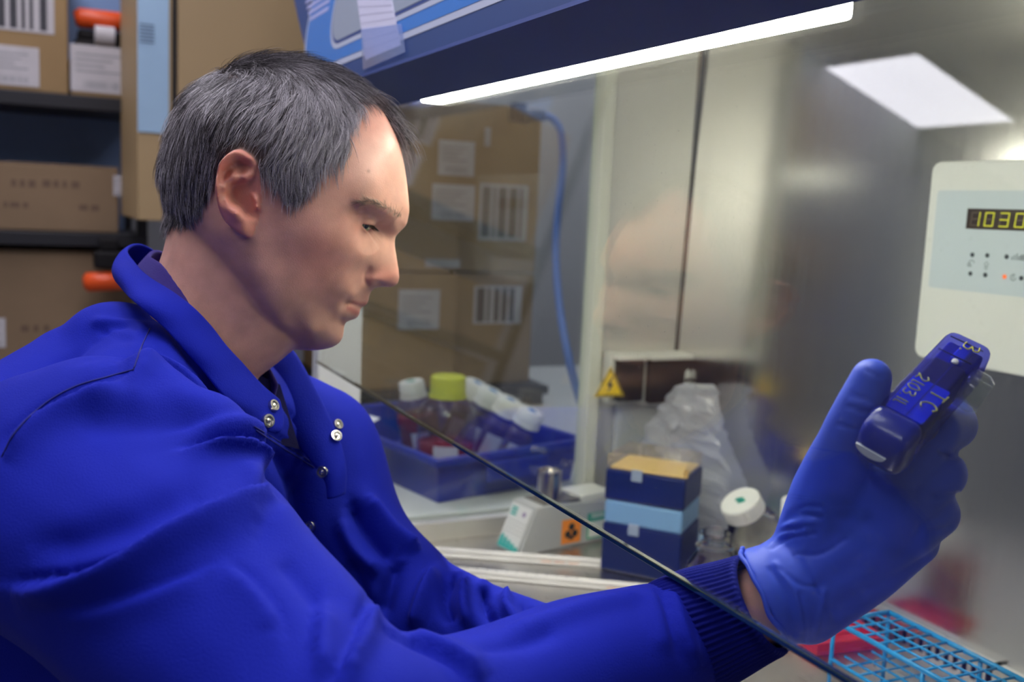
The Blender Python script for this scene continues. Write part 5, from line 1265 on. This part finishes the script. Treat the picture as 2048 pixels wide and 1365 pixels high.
c0_, c1_, c2_ = P(694, 925, 1.80), P(760, 838, 1.86), P(712, 825, 1.86)
M_card = mat('white_card', (.60, .62, .68), .7)
k0 = np.array([c0_[0], c0_[1], zc_]); 
def sheet(name, q, m, parent, t=.0008):
    q = [np.array(p, float) for p in q]; n = nrm(np.cross(q[1]-q[0], q[2]-q[0])); L = len(q); v = q+[p+n*t for p in q]
    return mesh_obj(name, v, [tuple(range(L)), tuple(range(2*L-1, L-1, -1))]+[(i, L+i, L+(i+1) % L, (i+1) % L) for i in range(L)], m, parent)
sheet('front_leaf', [k0, k0+wx*.012, c1_, c2_], M_card, cd); sheet('rear_leaf', [k0+wy*.02, k0+wy*.02+wx*.012, c1_, c2_], M_card, cd)
# ------------------------------------------------------------------ cartons behind, seen through the side window
M_carton = mat('brown_cardboard', (.30, .195, .090), .8, var=.10, vscale=5, bump=.1, bscale=40)
M_carton2 = mat('dull_cardboard', (.215, .145, .085), .8, var=.10, vscale=5, bump=.1, bscale=40)
M_cartape = mat('tan_tape', (.27, .17, .075), .35)
M_lab = mat('white_label', (.50, .48, .50), .7, var=.05, vscale=30)
M_inkd = mat('black_label_print', (.05, .05, .06), .7)
def carton(lo, hi, m, label, labels=(), group=None, tape=True, print_=()):
    """corrugated box: four walls with a proud rim of flaps, tape across the flaps, labels on the +x face"""
    lo, hi = np.array(lo, float), np.array(hi, float); t = thing('cardboard_box', label, 'box', ((lo[0]+hi[0])/2, (lo[1]+hi[1])/2, lo[2]), group)
    box('carton', lo, hi-[0, 0, .004], m, t, .004)
    ym = (lo[1]+hi[1])/2
    bm = bmesh.new(); add_box(bm, (lo[0]+.001, lo[1]+.001, hi[2]-.0038), (hi[0]-.001, ym-.0015, hi[2]), .001, 1); add_box(bm, (lo[0]+.001, ym+.0015, hi[2]-.0038), (hi[0]-.001, hi[1]-.001, hi[2]), .001, 1); bm_obj('flaps', bm, m, t)
    if tape:
        bm = bmesh.new(); add_box(bm, (lo[0], ym-.025, hi[2]+.0002), (hi[0], ym+.025, hi[2]+.0006)); add_box(bm, (hi[0]+.0002, ym-.025, hi[2]-.07), (hi[0]+.0007, ym+.025, hi[2]+.0004)); bm_obj('tape', bm, M_cartape, t)
    x = hi[0]+.0008
    for (y0, z0, y1, z1, kind) in labels:
        la = box('label', (x, y0, z0), (x+.0008, y1, z1), M_lab, t)
        bm = bmesh.new(); w, h = y1-y0, z1-z0
        if kind == 'bars':
            k = y0+.06*w
            rb = random.Random(int(1000*y0))
            while k < y1-.1*w:
                q = rb.choice((.10, .16, .05))*w; add_box(bm, (x+.0009, k, z0+.06*h), (x+.0012, min(k+q, y1-.05*w), z1-.06*h)); k += q+rb.choice((.06, .09))*w
        else:
            for r_ in range(4): add_box(bm, (x+.0009, y0+.08*w, z0+h*(.78-.12*r_)), (x+.0012, y0+w*(.8-.13*(r_ % 3)), z0+h*(.82-.12*r_)))
            rb = random.Random(int(1000*y0)+1)
            for q in range(18): add_box(bm, (x+.0009, y0+w*(.2+.033*q), z0+.08*h), (x+.0012, y0+w*(.2+.033*q+rb.choice((.01, .02))), z0+.24*h))
        bm_obj('label_print', bm, M_inkd if kind == 'bars' else M_greyink, la)
    for (y0, z0, y1, z1) in print_:
        bm = bmesh.new(); rb = random.Random(int(999*y0)); k = y0
        while k < y1: q = rb.uniform(.008, .02); add_box(bm, (x-.0006, k, z0), (x, k+q, z1)); k += q+rb.uniform(.005, .012)
        bm_obj('stencil_print', bm, mat('faded_print', (.14, .09, .06), .8), t)
    return t
XC = -2.2
def yz(px, py, x=XC): p = onplane(px, py, 0, x); return p[1], p[2]
yA, yM, yB_ = yz(700, 400)[0], yz(925, 400)[0], yz(1085, 450)[0]
zT, zM1, zM2 = 1.53, yz(925, 545)[1], yz(1000, 545)[1]
def lab(px0, py0, px1, py1, kind):
    a, b = yz(px0, py1), yz(px1, py0); return (a[0], a[1], b[0], b[1], kind)
rack2 = thing('carton_stand', 'low dark stand under the cartons beyond the cabinet', 'stand', (-2.4, .95, 0))
box('deck', (-2.65, yA-.05, .828), (XC+.02, yB_+.03, .85), M_dark, rack2, .002)
for x in (-2.62, XC-.03):
    for y in (yA-.02, yB_-.02): box('foot', (x, y, ZB+.001), (x+.04, y+.04, .8275), M_dark, rack2, .002)
carton((-2.6, yA, .851), (XC, yM-.004, zM1-.004), M_carton, 'lower carton with one grey label, seen through the side window', [lab(795, 580, 880, 660, 'text')])
carton((-2.6, yA, zM1), (XC, yM-.004, zT), M_carton, 'upper carton with plain white labels and no stripes, seen through the side window', [lab(875, 285, 950, 350, 'text'), lab(862, 372, 950, 440, 'text'), lab(850, 520, 920, 535, 'text')])
carton((-2.6, yM+.002, .851), (XC-.03, yB_, zM2-.006), M_carton, 'lower carton with a black striped label beyond the side window', [lab(955, 575, 1055, 652, 'bars')])
carton((-2.6, yM+.002, zM2-.002), (XC-.03, yB_, zT), M_carton, 'upper carton with a black striped label and the cable plug', [lab(965, 372, 1068, 482, 'bars'), lab(978, 255, 992, 292, 'text')])
# cable with its plug
M_cable = mat('blue_cable', (.06, .16, .52), .4); M_plug = mat('dark_plug', (.012, .015, .028), .5)
cb = thing('blue_cable', 'blue cable hanging from a dark plug before the cartons', 'cable', P(1110, 300, 2.3))
cpts = [P(1085, 232, 2.29), P(1105, 238, 2.29), P(1122, 268, 2.28), P(1125, 340, 2.26), P(1115, 430, 2.22), P(1112, 520, 2.16), P(1120, 620, 2.08), P(1138, 720, 2.0), P(1160, 800, 1.98), P(1190, 880, 1.98)]
tube('cord', catmull(cpts, 8), .0085, M_cable, cb, 10)
tube('plug', [P(1040, 235, 2.29), P(1055, 233, 2.29), P(1060, 232, 2.29), P(1092, 232, 2.29)], [.015, .019, .015, .012], M_plug, cb, 12)
pc = P(1037, 226, 2.29); box('socket', (pc[0]-.02, pc[1]-.018, pc[2]-.022), (pc[0]+.012, pc[1]+.018, pc[2]+.022), M_plug, cb, .005)
# ------------------------------------------------------------------ left background: tan cupboard and shelving
M_tan = mat('tan_painted_steel', (.35, .245, .125), .5, var=.05, vscale=3)
M_hplate = mat('blue_grey_steel_plate', (.36, .52, .68), .35, metal=.2, var=.06, vscale=6)
XK = -2.2
y0k, y1k = yz(275, 200, XK)[0], .72
zk = yz(275, 441, XK)[1]
cup = thing('wall_cupboard', 'tan wall cupboard with a blue grey steel plate, behind his head', 'cupboard', (XK-.2, .4, zk))
box('carcass', (XK-.42, y0k, zk), (XK-.02, y1k, 2.2), M_tan, cup, .003)
yg = yz(350, 100, XK)[0]
box('left_stile', (XK-.0195, y0k, zk), (XK, yg-.0055, 2.2), M_tan, cup, .002)
box('door', (XK-.0195, yg+.0055, zk), (XK, y1k, 2.2), M_tan, cup, .002)
yq = yz(500, 50, XK)[0]
box('door_gap', (XK-.0198, yg-.005, zk+.001), (XK-.012, yg+.005, 2.199), M_dark, cup)
pa, pb = yz(271, 264, XK), yz(338, -60, XK)
pl = box('steel_plate', (XK+.0003, pa[0]+.004, pa[1]), (XK+.003, pb[0], pb[1]), M_hplate, cup, .0008)
for px, py in ((306, 8), (303, 254)):
    p = onplane(px, py, 0, XK+.003); lathe('screw', [(.007, 0), (.0065, .002), (.003, .0034), (.0001, .0036)], M_snap, pl, axis_mtx(p, p+[.01, 0, 0]), 20)
for k in range(6):
    p = onplane(296, 50+k*7, 0, XK+.003); box('louvre', (p[0], p[1]-.016, p[2]-.0018), (p[0]+.0012, p[1]+.012, p[2]+.0008), mat('louvre_shadow', (.12, .17, .25), .5), pl)
# shelving
XS = -2.6
M_shelf = mat('black_shelf_metal', (.016, .016, .020), .45)
M_backp = mat('blue_grey_back_panel', (.22, .33, .58), .7)
z1s, z2s = yz(0, 178, XS)[1], yz(0, 462, XS)[1]
shelf = thing('shelving_unit', 'black metal shelving unit of cartons at the far left', 'shelf', (XS-.25, -.1, 0))
ys0, ys1 = -.55, yz(278, 200, XS)[0]+.02
for z in (z1s, z2s, .62, .15): box('shelf_board', (XS-.45, ys0, z-.032), (XS, ys1, z), M_shelf, shelf, .002)
for y in (ys0, ys1-.025):
    for x in (XS-.45, XS-.025): box('upright', (x, y, 0), (x+.024, y+.024, 2.2), M_shelf, shelf, .001)
box('back_panel', (XS-.305, ys0+.03, .1), (XS-.3035, ys1-.03, 2.2), M_backp, shelf)
def yzs(px, py): return yz(px, py, XS)
def labs(px0, py0, px1, py1, kind, dx=0):
    a, b = yz(px0, py1, XS), yz(px1, py0, XS); return (a[0], a[1], b[0], b[1], kind)
yb1 = yzs(138, 100)[0]
carton((XS-.29, ys0+.06, z1s+.001), (XS-.02, yb1-.001, z1s+.34), M_carton, 'carton with two white labels on the top shelf', [labs(-40, -20, 108, 52, 'bars'), labs(-30, 95, 78, 165, 'text')])
yb2 = ys1-.030
carton((XS-.29, yb1+.004, z1s+.001), (XS-.02, yb2, z1s+.095), M_carton, 'low carton with a big white label under the orange tape gun', [labs(142, 98, 268, 180, 'text')])
carton((XS-.29, ys0+.05, z2s+.001), (XS-.02, yb2-.035, yzs(0, 322)[1]), M_carton2, 'wide dull carton with faded stencil print on the middle shelf', [labs(228, 352, 247, 392, 'text')], None, False, [(yzs(15, 0)[0], yzs(0, 372)[1], yzs(60, 0)[0], yzs(0, 358)[1]), (yzs(80, 0)[0], yzs(0, 370)[1], yzs(140, 0)[0], yzs(0, 356)[1]), (yzs(-30, 0)[0], yzs(0, 415)[1], yzs(40, 0)[0], yzs(0, 404)[1]), (yzs(155, 0)[0], yzs(0, 415)[1], yzs(180, 0)[0], yzs(0, 404)[1])])
carton((XS-.29, ys0+.05, .6215), (XS-.03, ys1-.032, yzs(0, 500)[1]), M_carton2, 'large dull carton on the shelf behind his shoulder', [labs(-30, 640, 10, 700, 'text')], None, True, [(yzs(30, 0)[0], yzs(0, 668)[1], yzs(95, 0)[0], yzs(0, 655)[1])])
# tape guns with orange handles
M_or = mat('orange_plastic', (.75, .085, .012), .35)
def tape_gun(px, py, w, label, on_z, dx=0):
    c = onplane(px, py, 0, XS-.10); c[2] = on_z; t = thing('tape_dispenser', label, 'tool', c)
    box('frame', c+np.array([-.05, -w/2, .001]), c+np.array([.06, w/2, .040]), M_blackp, t, .012, 3)
    box('side_plate', c+np.array([-.03, -w/2+.01, .0405]), c+np.array([.045, w/2-.008, .064]), M_blackp, t, .006, 3)
    m_ = axis_mtx(c+np.array([.03, -w*.16, .044]), c+np.array([.03, w*.16, .044]))
    lathe('tape_roll', [(.014, 0), (.024, 0), (.024, w*.32), (.014, w*.32)], M_lab, t, Matrix.Translation((.028, 0, .005)) @ m_, 28)
    v, f = tube_vf([c+[.03, -w/2+.004, .088], c+[.03, -w/2+.014, .090], c+[.03, w/2-.02, .090], c+[.03, w/2+.02, .086]], [.016, .0235, .0235, .014], 18); mesh_obj('handle', v, f, M_or, t, True)
    return t
tape_gun(206, 100, .135, 'black tape gun with orange handle on the low labelled carton', z1s+.0965)
c_ = yzs(205, 585)
zt_ = yzs(0, 495)[1]
t = thing('tape_dispenser', 'black tape gun with orange handle behind his collar', 'tool', (XS, c_[0], c_[1]))
p0, p1 = onplane(166, 566, 0, XS+.05), onplane(262, 560, 0, XS+.05)
v, f = tube_vf([p0, p0*.92+p1*.08, p0*.1+p1*.9, p1], [.012, .023, .023, .012], 18); mesh_obj('handle', v, f, M_or, t, True)
pz = onplane(210, 520, 0, XS+.05); box('frame', (pz[0]-.03, pz[1]-.025, pz[2]-.022), (pz[0]+.02, pz[1]+.06, pz[2]+.02), M_blackp, t, .008, 3)
box('stem', (pz[0]-.02, pz[1]-.012, pz[2]+.0205), (pz[0]+.01, pz[1]+.03, pz[2]+.05), M_blackp, t, .006, 3)
box('hook', (XS+.0005, pz[1]-.01, pz[2]+.03), (pz[0]-.0205, pz[1]+.01, pz[2]+.045), M_blackp, t, .002)
# ------------------------------------------------------------------ hair, brow and lashes
from mathutils.kdtree import KDTree
rs = np.random.RandomState(5)
hm.vertices.foreach_set('co', HV.ravel()); HN = vnormals(hm, HV)
kd = KDTree(len(HV))
px_, py_, x_ = head_pxy(HV); ear_v = inpoly(px_, py_, [tuple((np.array(p)-[475, 390])*1.06+[475, 390]) for p in EAR_OUT]) & (np.abs(x_) > .066)
for i, p in enumerate(HV):
    if not ear_v[i]: kd.insert(p, i)
kd.balance()
px_, py_, x_ = head_pxy(HV)
area = np.ones(len(HV))
den = relax(np.repeat(hmk[:, None], 3, 1), HE, 10)[:, 0]          # soft hairline
wt = np.clip(den, 0, 1)**1.3*np.where(x_ > -.012, 1.0, .45)*np.where((px_ > 600) & (py_ < 262) & (x_ > .012) & ~inpoly(px_, py_, HAIRPOLY), 0, 1)
wt *= (py_ < 480) & ~inpoly(px_, py_, [tuple((np.array(p)-[475, 390])*.97+[475, 390]) for p in EAR_OUT])
cand = rs.choice(len(HV), 36000, p=wt/wt.sum())
n = len(cand)
tri_j = rs.normal(size=(n, 3))*.0006
root = HV[cand]+tri_j; rn = HN[cand]; rpx, rpy, rx_ = px_[cand], py_[cand], x_[cand]
# clumps
ncl = 3000
ci = rs.choice(n, ncl, replace=False); kc = KDTree(ncl)
for i, k in enumerate(ci): kc.insert(root[k], i)
kc.balance(); own = np.array([kc.find(p)[1] for p in root])
cl_ang = rs.normal(size=ncl)*.17; cl_h = rs.uniform(.35, 1.25, ncl); cl_len = rs.uniform(.75, 1.2, ncl); cl_tone = rs.normal(size=ncl)
frontness = smoothstep(rpx, 430, 640)
ytop = np.interp(rpx, [330, 366, 436, 526, 628, 713, 788], [300, 222, 148, 121, 129, 170, 262])
side = np.clip(np.abs(rx_)/.070, 0, 1)
L_ = (.029-.0085*side)*cl_len[own]*rs.uniform(.8, 1.15, n)*(.35+.65*np.clip(den[cand]*1.3-.2, 0, 1))
nape = smoothstep(rpy, 330, 460)*(rpx < 460); L_ *= 1-.55*nape
burn = smoothstep(rpy, 330, 400)*(rpx > 500); L_ *= 1-.45*burn
H_ = (.0078-.0044*side)*cl_h[own]*rs.uniform(.25, 1.1, n)*(.3+.7*np.clip(den[cand]*1.4-.3, 0, 1))*(1-.5*nape)*(1-.55*burn)
fr_tuft = smoothstep(rpx, 690, 770)*(rpy < 275)*(side < .6); H_ *= 1+1.1*fr_tuft; L_ *= 1+.3*fr_tuft
def flow(px, py, x):
    q = np.clip(np.abs(x)/.074, 0, 1)
    ang = np.interp(q, [0, .35, .6, .8, 1.0], [22, 48, 82, 108, 122])        # degrees from the image's right, clockwise: forward, down, then backward
    back = 1-smoothstep(px, 380, 500); ang = ang*(1-back)+back*np.interp(q, [0, .5, 1], [108, 96, 100])
    ang = np.where((py > 330) & (px > 500), 92, ang)
    tmpl = smoothstep(px, 660, 740)*(py > 215); ang = ang*(1-tmpl)+tmpl*np.interp(q, [0, .5, 1], [60, 112, 128])
    return np.radians(ang)
K = 7
pts = np.empty((n, K, 3)); pts[:, 0] = root-rn*.0006; cur = root.copy(); nn = rn.copy(); ppx, ppy, pxx = rpx.copy(), rpy.copy(), rx_.copy()
clroot = root[ci[own]]
for k in range(1, K):
    t = k/(K-1); a = flow(ppx, ppy, pxx)+cl_ang[own]*(1 if True else 0)+rs.normal(size=n)*.06
    d = np.cos(a)[:, None]*e_r-np.sin(a)[:, None]*e_u
    d = d-nn*(d*nn).sum(1)[:, None]; d /= np.linalg.norm(d, axis=1)[:, None]+1e-6
    cur = cur+d*(L_/(K-1))[:, None]+(clroot-root)*(.40/(K-1))
    idx = np.array([kd.find(p)[1] for p in cur]); v = HV[idx]; nn = HN[idx]
    h = H_*(1-(1-t)**2.2)+.0006
    cur = cur+nn*(h-((cur-v)*nn).sum(1))[:, None]
    pts[:, k] = cur; ppx, ppy, pxx = px_[idx], py_[idx], x_[idx]
def strands(name, pts, rad, colr, m, parent, sides=3):
    n, K, _ = pts.shape; tg = np.gradient(pts, axis=1); tg /= np.linalg.norm(tg, axis=2, keepdims=True)+1e-9
    a = np.cross(tg, e_t+.01); a /= np.linalg.norm(a, axis=2, keepdims=True)+1e-9; b = np.cross(tg, a)
    prof = np.interp(np.linspace(0, 1, K), [0, .5, 1], [1, .85, .25]); R_ = rad[:, None]*prof[None]
    V = np.empty((n, K, sides, 3))
    for s in range(sides):
        w = 2*PI*s/sides; V[:, :, s] = pts+(R_*math.cos(w))[..., None]*a+(R_*math.sin(w))[..., None]*b
    base = (np.arange(n)*K*sides)[:, None, None]; kk = (np.arange(K-1)*sides)[None, :, None]; s0 = np.arange(sides)[None, None]; s1 = (np.arange(sides)+1)[None, None] % sides
    Fq = np.stack([base+kk+s0, base+kk+s1, base+kk+sides+s1, base+kk+sides+s0], -1).reshape(-1, 4)
    me = D.meshes.new(name); nv, nf = n*K*sides, len(Fq)
    me.vertices.add(nv); me.vertices.foreach_set('co', V.astype(np.float32).ravel())
    me.loops.add(nf*4); me.loops.foreach_set('vertex_index', Fq.astype(np.int32).ravel())
    me.polygons.add(nf); me.polygons.foreach_set('loop_start', np.arange(nf, dtype=np.int32)*4); me.polygons.foreach_set('loop_total', np.full(nf, 4, dtype=np.int32))
    me.update(calc_edges=True); me.shade_smooth()
    c = np.ones((nv, 4), dtype=np.float32); c[:, :3] = np.repeat(colr, K*sides, axis=0); at = me.color_attributes.new('tone', 'FLOAT_COLOR', 'POINT'); at.data.foreach_set('color', c.ravel())
    me.materials.append(m); o = D.objects.new(name, me); COL.objects.link(o); attach(o, parent); return o
def hair_mat():
    m, nt, b = principled('hair_strand'); a = nt.nodes.new('ShaderNodeAttribute'); a.attribute_name = 'tone'; nt.links.new(a.outputs['Color'], b.inputs['Base Color'])
    b.inputs['Roughness'].default_value = .38; b.inputs['Specular IOR Level'].default_value = .55; return m
M_hair = hair_mat()
q_ = head_pxy(pts.reshape(-1, 3)); ear_o = [tuple((np.array(p)-[475, 390])*.98+[475, 390]) for p in EAR_OUT]
clash = (inpoly(q_[0], q_[1], ear_o) & (np.abs(q_[2]) > .03)).reshape(n, K).any(1)          # strands that would lie across an ear
pts = pts[~clash]; rpx, rpy, side, frontness, burn, nape, own = [z[~clash] for z in (rpx, rpy, side, frontness, burn, nape, own)]; n = len(pts)
grey = .24+.52*frontness*side**.5*(1-.55*burn)+.10*smoothstep(rpy, 130, 200)*(1-nape)
tone = rs.uniform(size=n)+.10*cl_tone[own]
dark, midc, light = np.array([.022, .017, .018]), np.array([.13, .115, .125]), np.array([.46, .43, .46])
sel = tone < grey; hc = np.where(sel[:, None], light*rs.uniform(.55, 1.45, n)[:, None], np.where((tone < grey+.30)[:, None], midc, dark)*rs.uniform(.7, 1.3, n)[:, None])
hair = strands('hair', pts, rs.uniform(.00008, .00016, n), hc, M_hair, man)
# brow
def strip(pl, cnt, w, L, dirpx, h):
    pl = catmull(pl, 10); k = rs.randint(0, len(pl), cnt); q = pl[k]+rs.normal(size=(cnt, 2))*w
    idx = []
    for p in q:
        X = float(latx(np.array([p[0]]), np.array([p[1]]))[0]); idx.append(kd.find(head_pt(p[0], p[1], X))[1])
    idx = np.array(idx); P0 = HV[idx]+rs.normal(size=(cnt, 3))*.0003; N0 = HN[idx]; d = dirpx[0]*e_r-dirpx[1]*e_u+rs.normal(size=(cnt, 3))*.25; d -= N0*(d*N0).sum(1)[:, None]; d /= np.linalg.norm(d, axis=1)[:, None]
    ts = np.linspace(0, 1, 4); l = L*rs.uniform(.6, 1.2, cnt)
    return P0[:, None]+d[:, None]*(l[:, None]*ts[None])[..., None]+N0[:, None]*((h*np.sin(ts*2.2))[None, :, None])
bp = strip([(716, 405), (738, 404), (760, 411), (780, 421), (800, 433)], 300, 2.0, .0070, (-.85, -.25), .0011)
strands('eyebrow', bp, np.full(300, .0001), np.tile([.11, .075, .055], (300, 1))*rs.uniform(.7, 1.5, 300)[:, None], M_hair, man)
# lashes along the upper lid edge
lp = []
for s in (1, -1):
    c0 = eye_centre(s)
    for az in np.linspace(-30, 66, 60):
        t = (az-12)/62.0; w = max(0, 1-t*t); el = math.radians(LIDHI(t, w)+1.0); a = math.radians(az)
        d = f_h*math.cos(a)*math.cos(el)+e_t*s*math.sin(a)*math.cos(el)+u_h*math.sin(el)
        p0 = c0+d*.0134; tip = d+(-u_h)*.55+e_t*s*.15; tip = nrm(tip); ln = .0062*rs.uniform(.7, 1.1)
        ts = np.linspace(0, 1, 4); lp.append(np.array([p0+tip*ln*q+u_h*.0010*q*q for q in ts]))
lp = np.array(lp); strands('eyelashes', lp, np.full(len(lp), .00013), np.tile([.03, .022, .018], (len(lp), 1)), M_hair, man)
